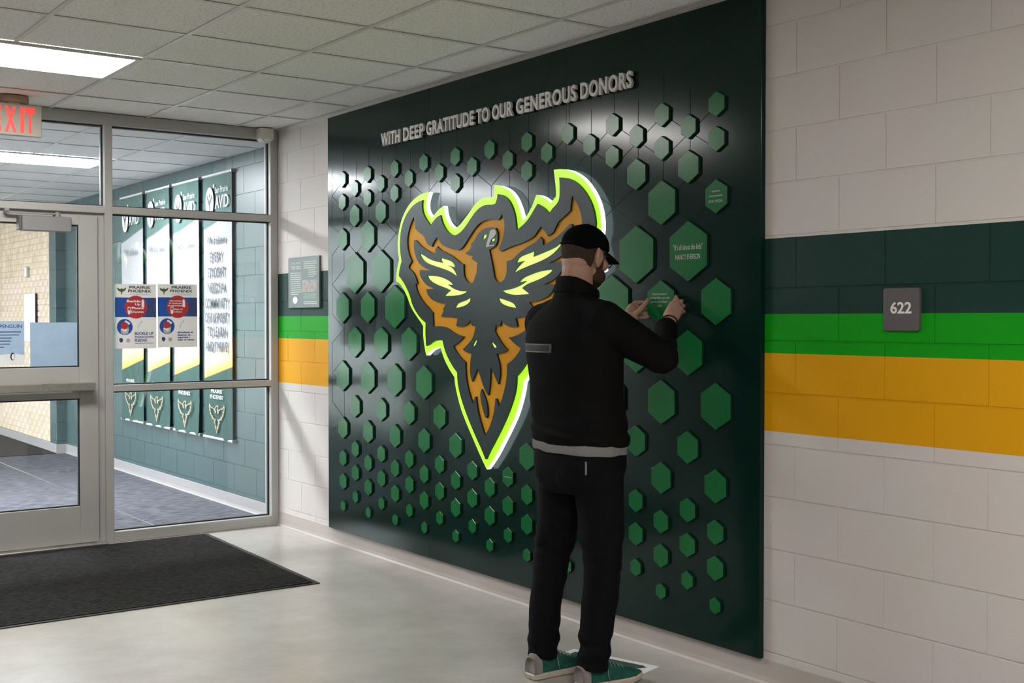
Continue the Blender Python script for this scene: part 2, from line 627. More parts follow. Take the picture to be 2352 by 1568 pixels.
L2 = (LX0, LX1, -.50 - .6096 * 11, -.50 - .6096 * 10)  # unseen panel, added to lift the light on the hallway wall
ceiling_grid(ceiling, GX, GY, CZ - .002, [L1, L2])
obj('wall_angle', join(vbox((-.022, YB, CZ - .0035), (0, 0, CZ - .0015)), vbox((-.0015, YB, CZ - .024), (0, 0, CZ - .0015))), M['grid'], ceiling)
obj('far_ceiling', vbox((XL, YB, CZ - .001), (GX[-1] - .012, 0, CZ + .012)), M['tile'], ceiling)
obj('near_ceiling', vbox((GX[-1] - .012, YB, CZ - .001), (0, GY[-1] - .012, CZ + .012)), M['tile'], ceiling)

def troffer(L, z, lens, label):
    x0, x1, y0, y1 = L
    t = empty('ceiling_light', ((x0 + x1) / 2, (y0 + y1) / 2, z))
    tag(t, label, 'light', 'recessed ceiling lights')
    e = .012
    fr = join(vbox((x0 + .006, y0 + .006, z - .006), (x1 - .006, y0 + .03, z + .006)), vbox((x0 + .006, y1 - .03, z - .006), (x1 - .006, y1 - .006, z + .006)),
              vbox((x0 + .006, y0 + .03, z - .006), (x0 + .03, y1 - .03, z + .006)), vbox((x1 - .03, y0 + .03, z - .006), (x1 - .006, y1 - .03, z + .006)))
    obj('frame', fr, M['grid'], t)
    obj('diffuser', vbox((x0 + .03, y0 + .03, z - .002), (x1 - .03, y1 - .03, z + .006)), lens, t)
    return t
troffer(L1, CZ - .004, M['lens'], 'lit rectangular ceiling light panel in front of the glass entrance')
for k_, (x0, y0) in enumerate(((LX0 - 2.44, -.50 - .6096 * 13),)):  # unseen panel added behind the camera as fill light
    troffer((x0, x0 + 1.219, y0, y0 + .6096), CZ - .008, M['lens'], ('unseen fill light panel added at the back of the hallway', 'unseen fill light panel added on the far side of the hallway', 'unseen fill light panel added over the far back of the hallway')[k_])
troffer(L2, CZ - .008, M['lens'], 'unseen fill light panel added further down the hallway')

# ------------------------------------------------------------------ glazed entrance: frame, panes, door
win = empty('window_1', (-.6, .055, 0))
structure(win, 'grey metal framed glass partition beside the door')
FY0, FY1 = 0.0, .11
def bar(name, x0, x1, z0, z1, y0=FY0, y1=FY1, parent=win, m=None, c=.003):
    return obj(name, vbox((x0, y0, z0), (x1, y1, z1), c), m or M['steel'], parent)
bar('header', XL, 0, 2.668, CZ)
bar('jamb', -.055, 0, 0, 2.668)
bar('mullion', -1.190, -1.140, 0, 2.668)
bar('mullion', -2.230, -2.180, 0, 2.668)
bar('mullion', -3.60, -3.55, 0, 2.668)
bar('transom_rail', -1.140, -.055, 2.105, 2.152)
bar('transom_rail', -2.180, -1.190, 2.105, 2.152)
bar('transom_rail', -3.55, -2.230, 2.105, 2.152)
bar('middle_rail', -1.140, -.055, .968, 1.010)
bar('middle_rail', -3.55, -2.230, .968, 1.010)
bar('sill', -1.140, -.055, 0, .068)
bar('sill', -3.55, -2.230, 0, .068)
bar('infill_panel', XL, -3.60, 0, 2.668, .03, .08)
def pane(x0, x1, z0, z1, parent=win, y=.055):
    p = obj('glass_pane', vbox((x0, y - .003, z0), (x1, y + .003, z1)), M['glass'], parent)
    g, d = .008, .011
    obj('gasket', join(vbox((x0, y - d, z0), (x0 + g, y + d, z1)), vbox((x1 - g, y - d, z0), (x1, y + d, z1)),
                       vbox((x0 + g, y - d, z0), (x1 - g, y + d, z0 + g)), vbox((x0 + g, y - d, z1 - g), (x1 - g, y + d, z1))), M['gasket'], p)
for z0, z1 in ((.068, .968), (1.010, 2.105), (2.152, 2.668)):
    pane(-1.140, -.055, z0, z1)
    pane(-3.55, -2.230, z0, z1)
pane(-2.180, -1.190, 2.152, 2.668)

door = empty('door_1', (-1.68, .035, 0))
structure(door, 'grey metal door with two glass panes and a push bar')
DY0, DY1 = .012, .056
for n, a in (('hinge_stile', (-1.350, -1.232, .018, 2.088)), ('lock_stile', (-2.150, -2.035, .018, 2.088)), ('top_rail', (-2.035, -1.350, 2.024, 2.088)),
             ('middle_rail', (-2.035, -1.350, .933, 1.132)), ('bottom_rail', (-2.035, -1.350, .018, .253))):
    bar(n, *a, DY0, DY1, door)
obj('door_stop', join(vbox((-1.226, .03, 0), (-1.19, .09, 2.105)), vbox((-2.18, .03, 0), (-2.155, .09, 2.105)), vbox((-2.155, .03, 2.094), (-1.226, .09, 2.105))), M['steel'], win)
pane(-2.035, -1.350, 1.132, 2.024, door, .034)
pane(-2.035, -1.350, .253, .933, door, .034)
pb = obj('push_bar', join(vbox((-2.10, -.072, .985), (-1.272, -.032, 1.036), .004), vbox((-2.10, -.032, .990), (-1.98, DY0, 1.03)), vbox((-1.40, -.032, .990), (-1.272, DY0, 1.03))), M['alu'], door)
obj('end_plate', vbox((-1.60, -.076, .983), (-1.535, -.071, 1.038), .002), M['alu'], pb)
obj('dogging_knob', prism(circle(-1.537, 1.011, .019, 20), 'y', -.083, -.07), M['closer'], pb)
cl = obj('door_closer', join(vbox((-1.705, -.062, 1.972), (-1.412, DY0, 2.064), .005)), M['closer'], door)
obj('closer_arm', join(vbox((-1.80, -.045, 2.076), (-1.47, -.02, 2.086)), vbox((-1.80, -.045, 2.082), (-1.775, 0, 2.104)), prism(circle(-1.49, 0, .018, 16), 'z', 2.064, 2.09)), M['closer'], cl)
v, f = prism(circle(-1.49, -.03, .016, 16), 'z', 2.064, 2.094)
obj('closer_pivot', (v, f), M['closer'], cl)
obj('closer_cap', vbox((-1.722, -.056, 1.976), (-1.7055, DY0, 2.060), .004), M['signgrey'], cl)
th = obj('threshold', vbox((-2.18, -.050, 0), (-1.19, .11, .014), .004), M['alu'])
structure(th)

# ------------------------------------------------------------------ vestibule behind the glass
VX = .055
vfloor = structure(obj('floor_vestibule', vbox((-4.0, .055, -.12), (.25, 8.6, -.004)), M['concrete']))
obj('carpet_strip', vbox((-.715, .11, -.004), (VX, 5.45, .002)), M['carpet'], vfloor)
obj('carpet_strip', vbox((-4.0, .11, -.004), (-.725, 5.45, .002)), M['carpet'], vfloor)
obj('seam_strip', vbox((-.725, .11, -.004), (-.715, 5.45, .003)), M['alu'], vfloor)
obj('entrance_carpet', vbox((-4.0, 5.45, -.004), (VX, 8.3, .008)), M['matpile'], vfloor)
vwall = structure(obj('wall_vestibule', vbox((VX + .005, .11, 0), (.3, 5.46, VZ + .08)), M['teal_wall']), 'teal painted block wall of the entrance vestibule')
block_wall(vwall, VX, .11, 5.46, 0, VZ + .02, M['teal_wall'], 't', .31)
cove_base('baseboard_vestibule', .11, 5.46, VX, M['light_base'], 'pale cove base along the vestibule wall')
pier = structure(obj('wall_pier', vbox((-.04, 5.46, 0), (.3, 5.72, VZ + .08)), M['teal_wall']), 'teal painted block pier at the end of the vestibule wall')
for k in range(13):
    z0, z1 = max(0, .129 + .2032 * (k - 1)), min(VZ, .129 + .2032 * k)
    obj('block', vbox((-.046, 5.454, z0 + .003), (.058, 5.60, z1 - .003), .004), M['teal_wall'], pier)
obj('base_strip', vbox((-.051, 5.449, 0), (.06, 5.721, .1), .002), M['light_base'], pier)
bw = structure(obj('wall_brick', vbox((-.025, 5.72, 0), (.3, 8.4, VZ + .08)), M['mortar']), 'buff brick wall at the outer end of the vestibule')
def brick_vf(l):
    return vbox((-.010, -l / 2 + .004, -.0285), (.004, l / 2 - .004, .0285), .002)
_bk = {}
nb = 0
extra = []
for k in range(38):
    z = .10 + .0677 * k + .034
    if z > VZ - .03: break
    y = 5.72 - (.1016 if k % 2 else 0)
    while y < 8.3:
        a, b = max(y, 5.72), min(y + .2032, 8.30)
        y += .2032
        if b - a < .03: continue
        l = round(b - a, 3)
        if z < 2.06 and nb < 300 and b < 8.0:
            key = (l, random.random() < .5)
            if key not in _bk:
                V, Fc = brick_vf(l)
                me = bpy.data.meshes.new('brick')
                me.from_pydata(V, [], Fc)
                me.materials.append(M['brick'] if key[1] else M['brick2'])
                _bk[key] = me
            shared('brick', _bk[key], bw, (-.025, (a + b) / 2, z))
            nb += 1
        else:
            V, Fc = brick_vf(l)
            extra.append(([(v[0] - .025, v[1] + (a + b) / 2, v[2] + z) for v in V], Fc))
tag(obj('brick_field', join(*extra), M['brick'], bw), kind='stuff')
obj('base_strip', vbox((-.046, 5.721, 0), (-.024, 8.25, .1), .002), M['light_base'], bw)
wfar = structure(obj('wall_far', vbox((-4.0, 8.25, 0), (-.025, 8.4, VZ + .08)), M['plain_wall']))
vceil = structure(obj('ceiling_vestibule', vbox((-4.2, .11, VZ + .025), (.3, 8.6, VZ + .12)), M['tile']))
VGX = [.055, -.61, -1.22, -1.83, -2.44, -3.05, -3.66, -4.0]
VGY = [8.25] + [.40 + .61 * k for k in range(12, -1, -1)] + [.11]
VL1 = (-1.83, -.61, 1.62, 2.23)
VL2 = (-3.66, -2.44, 1.62, 2.23)
ceiling_grid(vceil, VGX, VGY, VZ - .002, [VL1, VL2], .02, M['vtile'])
troffer(VL1, VZ - .004, M['lens_v'], 'lit ceiling light panel seen through the glass above the door')
troffer(VL2, VZ - .004, M['lens_v'], 'lit ceiling light panel deeper to the side of the vestibule')
# outer glazing of the vestibule, along its street side
ext = empty('window_2', (-4.05, 6.2, 0))
structure(ext, 'street side glazing of the vestibule')
structure(obj('wall_vestibule_left', vbox((-4.2, .11, 0), (-4.0, 4.24, VZ + .08)), M['plain_wall']))
for y in (4.24, 5.7, 7.1, 8.25):
    obj('mullion', vbox((-4.08, y, 0), (-4.0, y + .06, VZ + .03)), M['steel'], ext)
for z in (0, 2.1, VZ - .04):
    obj('rail', vbox((-4.07, 4.3, z), (-4.01, 8.3, z + .07)), M['steel'], ext)
for y0, y1 in ((4.30, 5.7), (5.76, 7.1), (7.16, 8.25)):
    obj('glass_pane', vbox((-4.045, y0, .07), (-4.039, y1, 2.1)), M['glass'], ext)
    obj('glass_pane', vbox((-4.045, y0, 2.17), (-4.039, y1, VZ - .04)), M['glass'], ext)
ground = structure(obj('ground', vbox((-40, -30, -.3), (-4.0, 40, -.13)), M['concrete']))

EMB = {'lime':[(-2.0552,2.0904),(-2.0478,2.0579),(-2.0582,2.0269),(-2.0842,2.003),(-2.1152,1.9888),(-2.1409,2.0045),(-2.1817,2.0287),(-2.2301,2.0429),(-2.2341,2.0167),(-2.247,1.9835),(-2.2767,1.9467),(-2.3112,1.9242),(-2.3502,1.917),(-2.3889,1.9288),(-2.4368,1.9599),(-2.484,1.9932),(-2.5214,2.0216),(-2.5584,2.042),(-2.6042,2.0538),(-2.6584,2.0544),(-2.7029,2.0518),(-2.71,2.0679),(-2.7074,2.1111),(-2.7644,2.1024),(-2.8163,2.0848),(-2.859,2.0592),(-2.8929,2.0252),(-2.918,1.9863),(-2.9347,1.9507),(-2.9472,1.9253),(-2.958,1.9157),(-2.9761,1.9306),(-3.0007,1.9508),(-3.0332,1.9872),(-3.0614,2.0323),(-3.0814,2.0292),(-3.1211,2.0163),(-3.1565,1.9967),(-3.176,1.9833),(-3.1953,1.9983),(-3.2146,2.0109),(-3.2184,2.0295),(-3.2107,2.0821),(-3.199,2.1398),(-3.2603,2.1374),(-3.3204,2.1253),(-3.3796,2.1009),(-3.4306,2.0685),(-3.4808,2.0207),(-3.5163,1.9724),(-3.5374,1.9257),(-3.548,1.8755),(-3.5481,1.8418),(-3.5473,1.8297),(-3.5329,1.7776),(-3.5363,1.7635),(-3.5533,1.7269),(-3.5648,1.6814),(-3.5649,1.6499),(-3.5311,1.6404),(-3.492,1.611),(-3.4478,1.5676),(-3.4126,1.513),(-3.3824,1.4814),(-3.3345,1.4439),(-3.293,1.413),(-3.2696,1.3914),(-3.2732,1.3513),(-3.2616,1.296),(-3.2465,1.2471),(-3.2384,1.2331),(-3.1942,1.2605),(-3.1484,1.2736),(-3.0918,1.282),(-3.075,1.245),(-3.0416,1.2008),(-2.9976,1.1573),(-2.9539,1.1232),(-2.9507,1.0937),(-2.9324,1.0412),(-2.8949,0.9606),(-2.8418,0.8876),(-2.779,0.8107),(-2.7173,0.7349),(-2.6386,0.6608),(-2.5727,0.7349),(-2.511,0.8107),(-2.4482,0.8876),(-2.3951,0.9606),(-2.3576,1.0412),(-2.3393,1.0937),(-2.3361,1.1232),(-2.2924,1.1573),(-2.2484,1.2008),(-2.215,1.245),(-2.1982,1.282),(-2.1416,1.2736),(-2.0958,1.2605),(-2.0516,1.2331),(-2.0435,1.2471),(-2.0284,1.296),(-2.0168,1.3513),(-2.0204,1.3914),(-1.997,1.413),(-1.9555,1.4439),(-1.9076,1.4814),(-1.8774,1.513),(-1.8422,1.5676),(-1.798,1.611),(-1.7589,1.6404),(-1.7251,1.6499),(-1.7252,1.6814),(-1.7367,1.7269),(-1.7537,1.7635),(-1.7571,1.7776),(-1.7427,1.8297),(-1.7429,1.8869),(-1.76,1.9488),(-1.7881,2.0039),(-1.8327,2.0518),(-1.8876,2.0899),(-1.9526,2.1154),(-2.0164,2.1294),(-2.0814,2.131)],
'dark':[(-2.0232,2.0647),(-2.0273,2.0313),(-2.0462,2.0024),(-2.0775,1.9727),(-2.1137,1.9441),(-2.1395,1.9659),(-2.1804,1.9876),(-2.2127,1.9945),(-2.2207,1.974),(-2.2407,1.9404),(-2.2805,1.9031),(-2.3296,1.8789),(-2.3686,1.8767),(-2.4167,1.8924),(-2.4643,1.9209),(-2.5113,1.9595),(-2.5577,1.9924),(-2.6035,2.0106),(-2.6488,2.0173),(-2.7112,2.0125),(-2.7333,2.0173),(-2.7465,2.0389),(-2.7509,2.0627),(-2.7987,2.0536),(-2.8417,2.0312),(-2.8757,1.9938),(-2.8968,1.9527),(-2.9077,1.9126),(-2.9136,1.8704),(-2.9594,1.8896),(-3.0005,1.9113),(-3.0331,1.9382),(-3.0653,1.9696),(-3.0853,1.9873),(-3.129,1.9696),(-3.1604,1.9482),(-3.176,1.9338),(-3.1993,1.9548),(-3.2377,1.9754),(-3.2567,1.9974),(-3.259,2.0534),(-3.2543,2.0983),(-3.3057,2.0919),(-3.3651,2.0738),(-3.4236,2.0363),(-3.474,1.9842),(-3.5061,1.9319),(-3.5203,1.8768),(-3.5204,1.8497),(-3.5045,1.8159),(-3.4879,1.7613),(-3.5047,1.7306),(-3.516,1.7025),(-3.5184,1.6787),(-3.4882,1.659),(-3.444,1.6211),(-3.3948,1.5638),(-3.372,1.5125),(-3.3266,1.4687),(-3.2793,1.4346),(-3.229,1.4131),(-3.2326,1.358),(-3.2246,1.2845),(-3.198,1.2881),(-3.152,1.3101),(-3.0952,1.3195),(-3.056,1.3176),(-3.0339,1.2641),(-2.9953,1.2173),(-2.9517,1.177),(-2.9117,1.1488),(-2.9086,1.0959),(-2.8872,1.038),(-2.8448,0.9641),(-2.7923,0.8917),(-2.7303,0.8153),(-2.6742,0.7511),(-2.649,0.7145),(-2.661,0.7165),(-2.641,0.7145),(-2.6158,0.7511),(-2.5597,0.8153),(-2.4977,0.8917),(-2.4452,0.9641),(-2.4028,1.038),(-2.3814,1.0959),(-2.3783,1.1488),(-2.3383,1.177),(-2.2947,1.2173),(-2.2561,1.2641),(-2.234,1.3176),(-2.1948,1.3195),(-2.138,1.3101),(-2.092,1.2881),(-2.0654,1.2845),(-2.0574,1.358),(-2.061,1.4131),(-2.0107,1.4346),(-1.9634,1.4687),(-1.918,1.5125),(-1.8952,1.5638),(-1.846,1.6211),(-1.8018,1.659),(-1.7716,1.6787),(-1.774,1.7025),(-1.7853,1.7306),(-1.8021,1.7613),(-1.7855,1.8159),(-1.7835,1.8729),(-1.7915,1.9293),(-1.8195,1.9842),(-1.8583,2.0267),(-1.913,2.062),(-1.9722,2.0825),(-2.0306,2.0906)],
'orange_outer':[(-1.9365,2.0045),(-1.9451,1.9816),(-1.9525,1.9366),(-1.9898,1.9149),(-2.0426,1.8925),(-2.0635,1.8638),(-2.0843,1.8408),(-2.1257,1.8278),(-2.136,1.8436),(-2.1769,1.8768),(-2.1972,1.8622),(-2.2274,1.8336),(-2.2772,1.8177),(-2.3362,1.8042),(-2.404,1.7957),(-2.4422,1.8176),(-2.4895,1.8569),(-2.5361,1.8957),(-2.5822,1.9238),(-2.6368,1.9382),(-2.6995,1.9391),(-2.7611,1.9314),(-2.7785,1.9462),(-2.7872,1.9607),(-2.8002,1.9447),(-2.8131,1.9139),(-2.8088,1.8643),(-2.7872,1.8205),(-2.7611,1.7867),(-2.7785,1.7733),(-2.886,1.7957),(-2.9538,1.8042),(-3.0128,1.8177),(-3.0626,1.8336),(-3.0928,1.8622),(-3.1131,1.8768),(-3.154,1.8436),(-3.1643,1.8278),(-3.2057,1.8408),(-3.2265,1.8638),(-3.2474,1.8925),(-3.3002,1.9149),(-3.3375,1.9366),(-3.3449,1.9816),(-3.3535,2.0045),(-3.3915,1.9623),(-3.4245,1.9025),(-3.4246,1.8462),(-3.4084,1.8004),(-3.3758,1.7569),(-3.4064,1.7328),(-3.4064,1.7188),(-3.3652,1.6978),(-3.3329,1.6688),(-3.3137,1.6321),(-3.333,1.627),(-3.3224,1.5961),(-3.2905,1.5566),(-3.2378,1.5172),(-3.1754,1.4783),(-3.218,1.508),(-3.1548,1.4679),(-3.1493,1.3921),(-3.0758,1.3955),(-3.0091,1.3869),(-2.9436,1.3606),(-2.8898,1.3464),(-2.8473,1.3411),(-2.8899,1.3141),(-2.9492,1.2896),(-2.9222,1.2605),(-2.8793,1.2292),(-2.8317,1.2071),(-2.8317,1.1575),(-2.8213,1.1054),(-2.7951,1.0426),(-2.764,0.9921),(-2.7433,1.0308),(-2.733,1.0314),(-2.7259,0.9885),(-2.7075,0.9321),(-2.6771,0.8768),(-2.6381,0.8358),(-2.6129,0.8768),(-2.5825,0.9321),(-2.5641,0.9885),(-2.557,1.0314),(-2.5467,1.0308),(-2.526,0.9921),(-2.4949,1.0426),(-2.4687,1.1054),(-2.4583,1.1575),(-2.4583,1.2071),(-2.4107,1.2292),(-2.3678,1.2605),(-2.3408,1.2896),(-2.4001,1.3141),(-2.4427,1.3411),(-2.4002,1.3464),(-2.3464,1.3606),(-2.2809,1.3869),(-2.2142,1.3955),(-2.1407,1.3921),(-2.1352,1.4679),(-2.072,1.508),(-2.1146,1.4783),(-2.0522,1.5172),(-1.9995,1.5566),(-1.9676,1.5961),(-1.957,1.627),(-1.9763,1.6321),(-1.9571,1.6688),(-1.9248,1.6978),(-1.8836,1.7188),(-1.8836,1.7328),(-1.9142,1.7569),(-1.8816,1.8004),(-1.8654,1.8462),(-1.8655,1.9025),(-1.8985,1.9623)],
'orange_inner':[(-2.6995,1.8985),(-2.6458,1.8983),(-2.6005,1.8867),(-2.5638,1.8631),(-2.5454,1.8435),(-2.5128,1.8244),(-2.5128,1.8089),(-2.4941,1.7916),(-2.4564,1.7776),(-2.4894,1.7657),(-2.5267,1.7589),(-2.5174,1.7463),(-2.5453,1.7348),(-2.5683,1.7236),(-2.5637,1.6773),(-2.5498,1.6519),(-2.5312,1.6239),(-2.4986,1.6179),(-2.4609,1.6387),(-2.442,1.6655),(-2.4402,1.7206),(-2.4135,1.7269),(-2.3556,1.7582),(-2.2871,1.7851),(-2.2173,1.8044),(-2.1819,1.8278),(-2.1615,1.8098),(-2.1615,1.7853),(-2.1153,1.7983),(-2.053,1.8204),(-2.0003,1.845),(-1.9577,1.875),(-1.9383,1.8733),(-1.936,1.8371),(-1.9467,1.7975),(-1.9787,1.7516),(-2.0317,1.722),(-2.1151,1.6982),(-1.9999,1.7064),(-1.9998,1.6787),(-2.0315,1.6446),(-2.0838,1.6158),(-2.1509,1.599),(-2.0681,1.5969),(-2.0837,1.5664),(-2.1251,1.5383),(-2.1965,1.5212),(-2.2717,1.516),(-2.2367,1.483),(-2.259,1.4913),(-2.2199,1.4466),(-2.3029,1.4464),(-2.3842,1.4375),(-2.368,1.3962),(-2.4322,1.3936),(-2.4848,1.4084),(-2.5057,1.4287),(-2.516,1.3998),(-2.5419,1.397),(-2.5552,1.4028),(-2.547,1.374),(-2.5263,1.3334),(-2.4847,1.3038),(-2.432,1.2737),(-2.4637,1.2597),(-2.5159,1.2522),(-2.5055,1.2172),(-2.5002,1.1822),(-2.5002,1.1474),(-2.5209,1.1077),(-2.5468,1.1434),(-2.5725,1.1788),(-2.5878,1.1507),(-2.6131,1.1058),(-2.6433,1.0616),(-2.6683,1.0429),(-2.6833,1.0975),(-2.6903,1.1884),(-2.708,1.1664),(-2.7326,1.1335),(-2.757,1.1036),(-2.7716,1.1463),(-2.7716,1.1911),(-2.7619,1.2244),(-2.7424,1.2576),(-2.7958,1.2644),(-2.8389,1.2793),(-2.8054,1.2981),(-2.7668,1.3309),(-2.7278,1.3698),(-2.7348,1.4028),(-2.7481,1.397),(-2.774,1.3998),(-2.7843,1.4287),(-2.8052,1.4084),(-2.8578,1.3936),(-2.922,1.3962),(-2.9058,1.4375),(-2.9871,1.4464),(-3.0701,1.4466),(-3.031,1.4913),(-3.0533,1.483),(-3.0183,1.516),(-3.0935,1.5212),(-3.1649,1.5383),(-3.2063,1.5664),(-3.2219,1.5969),(-3.1391,1.599),(-3.2062,1.6158),(-3.2585,1.6446),(-3.2902,1.6787),(-3.2901,1.7064),(-3.1749,1.6982),(-3.2583,1.722),(-3.3113,1.7516),(-3.3433,1.7975),(-3.354,1.8371),(-3.3517,1.8733),(-3.3323,1.875),(-3.2897,1.845),(-3.237,1.8204),(-3.1747,1.7983),(-3.1285,1.7853),(-3.1285,1.8098),(-3.1081,1.8278),(-3.0727,1.8044),(-3.0029,1.7851),(-2.9344,1.7582),(-2.8765,1.7269),(-2.8303,1.7211),(-2.8303,1.6688),(-2.8174,1.6392),(-2.7872,1.6175),(-2.7523,1.6184),(-2.7215,1.6419),(-2.7127,1.6827),(-2.6949,1.734),(-2.6771,1.7856),(-2.7083,1.7942),(-2.7348,1.803),(-2.7523,1.8324),(-2.7523,1.8676),(-2.7348,1.8928)],
'slit':[(-2.608,1.073),(-2.6232,1.0548),(-2.6483,1.0162),(-2.6603,0.9828),(-2.6633,0.9431),(-2.6533,0.9265),(-2.6382,0.9301),(-2.613,0.9799),(-2.5978,1.0192),(-2.5948,1.0534)],
'accents':[[(-1.9969,1.7981),(-2.018,1.7723),(-2.06,1.7458),(-2.1326,1.7266),(-2.2139,1.7102),(-2.2937,1.6913),(-2.3427,1.6738),(-2.3766,1.6569),(-2.367,1.6757),(-2.333,1.706),(-2.2838,1.7211),(-2.3573,1.7078),(-2.3476,1.7268),(-2.3134,1.744),(-2.274,1.751),(-2.2241,1.7627),(-2.216,1.7533),(-2.2341,1.7364),(-2.1735,1.7441),(-2.1017,1.7606),(-2.0391,1.7852)],[(-2.0807,1.6708),(-2.0911,1.6541),(-2.1324,1.6338),(-2.1935,1.6161),(-2.2638,1.601),(-2.3132,1.5866),(-2.2836,1.5738),(-2.2557,1.5582),(-2.3327,1.557),(-2.4102,1.561),(-2.4579,1.5707),(-2.472,1.5783),(-2.4102,1.5795),(-2.3523,1.5912),(-2.3034,1.6109),(-2.2886,1.6192),(-2.3377,1.6154),(-2.3133,1.632),(-2.2539,1.6523),(-2.1835,1.6651),(-2.1221,1.6696)],[(-2.5049,1.5464),(-2.4673,1.5313),(-2.4102,1.5215),(-2.3764,1.5113),(-2.3599,1.4918),(-2.4197,1.4976),(-2.4767,1.5103),(-2.503,1.5282)],[(-3.2671,1.7931),(-3.2328,1.7737),(-3.1866,1.7617),(-3.1318,1.75),(-3.0842,1.7401),(-3.0521,1.7342),(-3.0601,1.7604),(-3.0197,1.7526),(-2.9623,1.7429),(-2.9291,1.732),(-2.9123,1.7106),(-2.9788,1.7178),(-2.9457,1.7019),(-2.9123,1.681),(-2.8888,1.6595),(-2.9374,1.6752),(-3.0034,1.6901),(-3.0762,1.7043),(-3.1476,1.7207),(-3.2021,1.7397),(-3.2481,1.7659),(-3.2671,1.7814)],[(-3.2037,1.6663),(-3.1555,1.6656),(-3.0923,1.6604),(-3.0279,1.6479),(-2.9706,1.635),(-2.9333,1.6139),(-2.9953,1.6197),(-2.9623,1.6034),(-2.904,1.5875),(-2.8446,1.5788),(-2.793,1.5748),(-2.8275,1.5617),(-2.8871,1.5532),(-2.9541,1.5531),(-3.0182,1.5559),(-2.9871,1.5711),(-2.9582,1.5854),(-3.0035,1.6049),(-3.0683,1.6178),(-3.1319,1.6329),(-3.1867,1.6527)],[(-2.7582,1.5392),(-2.8103,1.5294),(-2.8702,1.5163),(-2.8956,1.5061),(-2.9099,1.4887),(-2.8532,1.4941),(-2.793,1.5071),(-2.7669,1.5225)],[(-2.6185,1.8422),(-2.623,1.8599),(-2.6519,1.8695),(-2.6519,1.8531),(-2.6338,1.8429)],[(-2.6948,1.8264),(-2.6966,1.838),(-2.7275,1.8414),(-2.7231,1.829)],[(-2.5645,1.3339),(-2.5645,1.3166),(-2.5491,1.2962),(-2.5254,1.2883),(-2.5337,1.3046),(-2.5491,1.3193)],[(-2.6973,1.3215),(-2.7151,1.3105),(-2.7347,1.2996),(-2.7425,1.2896),(-2.72,1.288),(-2.7003,1.3046)]],
'beak':[(-2.6874,1.8814),(-2.7141,1.8889),(-2.7361,1.881),(-2.7405,1.8631),(-2.7229,1.8489),(-2.7007,1.84),(-2.6829,1.8207),(-2.6785,1.8082),(-2.714,1.809),(-2.7273,1.8134),(-2.7229,1.8035),(-2.6785,1.8021),(-2.6516,1.7994),(-2.6561,1.817),(-2.6695,1.8417),(-2.683,1.8664)]}

# ------------------------------------------------------------------ donor board
BX = -.025                     # face plane of the board
BY0, BY1, BZ0, BZ1 = -4.470, -.800, .100, 2.712
board = empty('donor_board', (0, (BY0 + BY1) / 2, BZ0))
tag(board, 'tall dark green donor recognition board with glowing bird emblem and hexagon tiles', 'wall sign')
seams = [BY0, -3.247, -2.023, BY1]
for a, b in zip(seams[:-1], seams[1:]):
    obj('panel', vbox((BX, a + .0004, BZ0), (-.0005, b - .0004, BZ1), .0012), M['board'], board)
# routed honeycomb lines
R_ = .186
segs = {}
for par in (0, 1):
    for i in range(-1, 13):
        for j in range(0, 10):
            cy = -1.018 - .161 * (2 * i + (j % 2) + par)
            cz = 2.303 - .279 * j + (.0 if par == 0 else .093)
            P = [(cy + R_ * math.sin(PI / 3 * k), cz + R_ * math.cos(PI / 3 * k)) for k in range(6)]
            for k in range(6):
                a, b = P[k], P[(k + 1) % 6]
                key = tuple(sorted([(round(a[0], 3), round(a[1], 3)), (round(b[0], 3), round(b[1], 3))]))
                segs[key] = (a, b)
def line_strip(a, b, wd, x0, x1):
    d = Vector((b[0] - a[0], b[1] - a[1])).normalized()
    n = Vector((-d.y, d.x)) * wd / 2
    return prism([(a[0] + n.x, a[1] + n.y), (b[0] + n.x, b[1] + n.y), (b[0] - n.x, b[1] - n.y), (a[0] - n.x, a[1] - n.y)], 'x', x0, x1)
G = []
for a, b in segs.values():
    my, mz = (a[0] + b[0]) / 2, (a[1] + b[1]) / 2
    ok = (mz > 1.86 and mz < 2.41 and my > -4.22) or (my > -1.05 and .75 < mz < 2.2)
    if ok and all(BY0 + .03 < q[0] < BY1 - .005 for q in (a, b)):
        G.append(line_strip(a, b, .0026, BX - .0006, BX + .001))
tag(obj('engraved_line', join(*G), M['groove'], board), 'thin engraved honeycomb lines', kind='stuff')

# hexagon tiles on their lattice
ROWS = [(0, 2.303, .052), (1, 2.232, .052), (0, 2.161, .0525), (1, 2.066, .070), (0, 1.930, .0965), (1, 1.7155, .1275), (0, 1.5036, .0965), (1, 1.2923, .0965),
        (0, 1.0788, .0965), (1, .8974, .070), (0, .7535, .070), (1, .635, .0525), (0, .565, .0525), (1, .4886, .0525), (0, .418, .0525), (1, .3405, .040), (0, .265, .0352)]
def row_cols(r):
    ev = list(range(0, 21, 2)); od = list(range(1, 20, 2))
    return {0: ev, 1: od, 2: [0, 2, 4, 8, 12, 16, 18, 20], 3: [1, 3, 17, 19], 4: [0, 2, 18, 20], 5: [1, 3, 17, 19], 6: [0, 2, 4, 16, 20], 7: [1, 3, 5, 15, 17, 19],
            8: [0, 2, 4, 6, 14, 16, 18, 20], 9: [1, 3, 5, 7, 13, 15, 17, 19], 10: [0, 2, 4, 6, 8, 12, 14, 16, 18, 20]}.get(r, od if ROWS[r][0] else ev)
_hx = {}
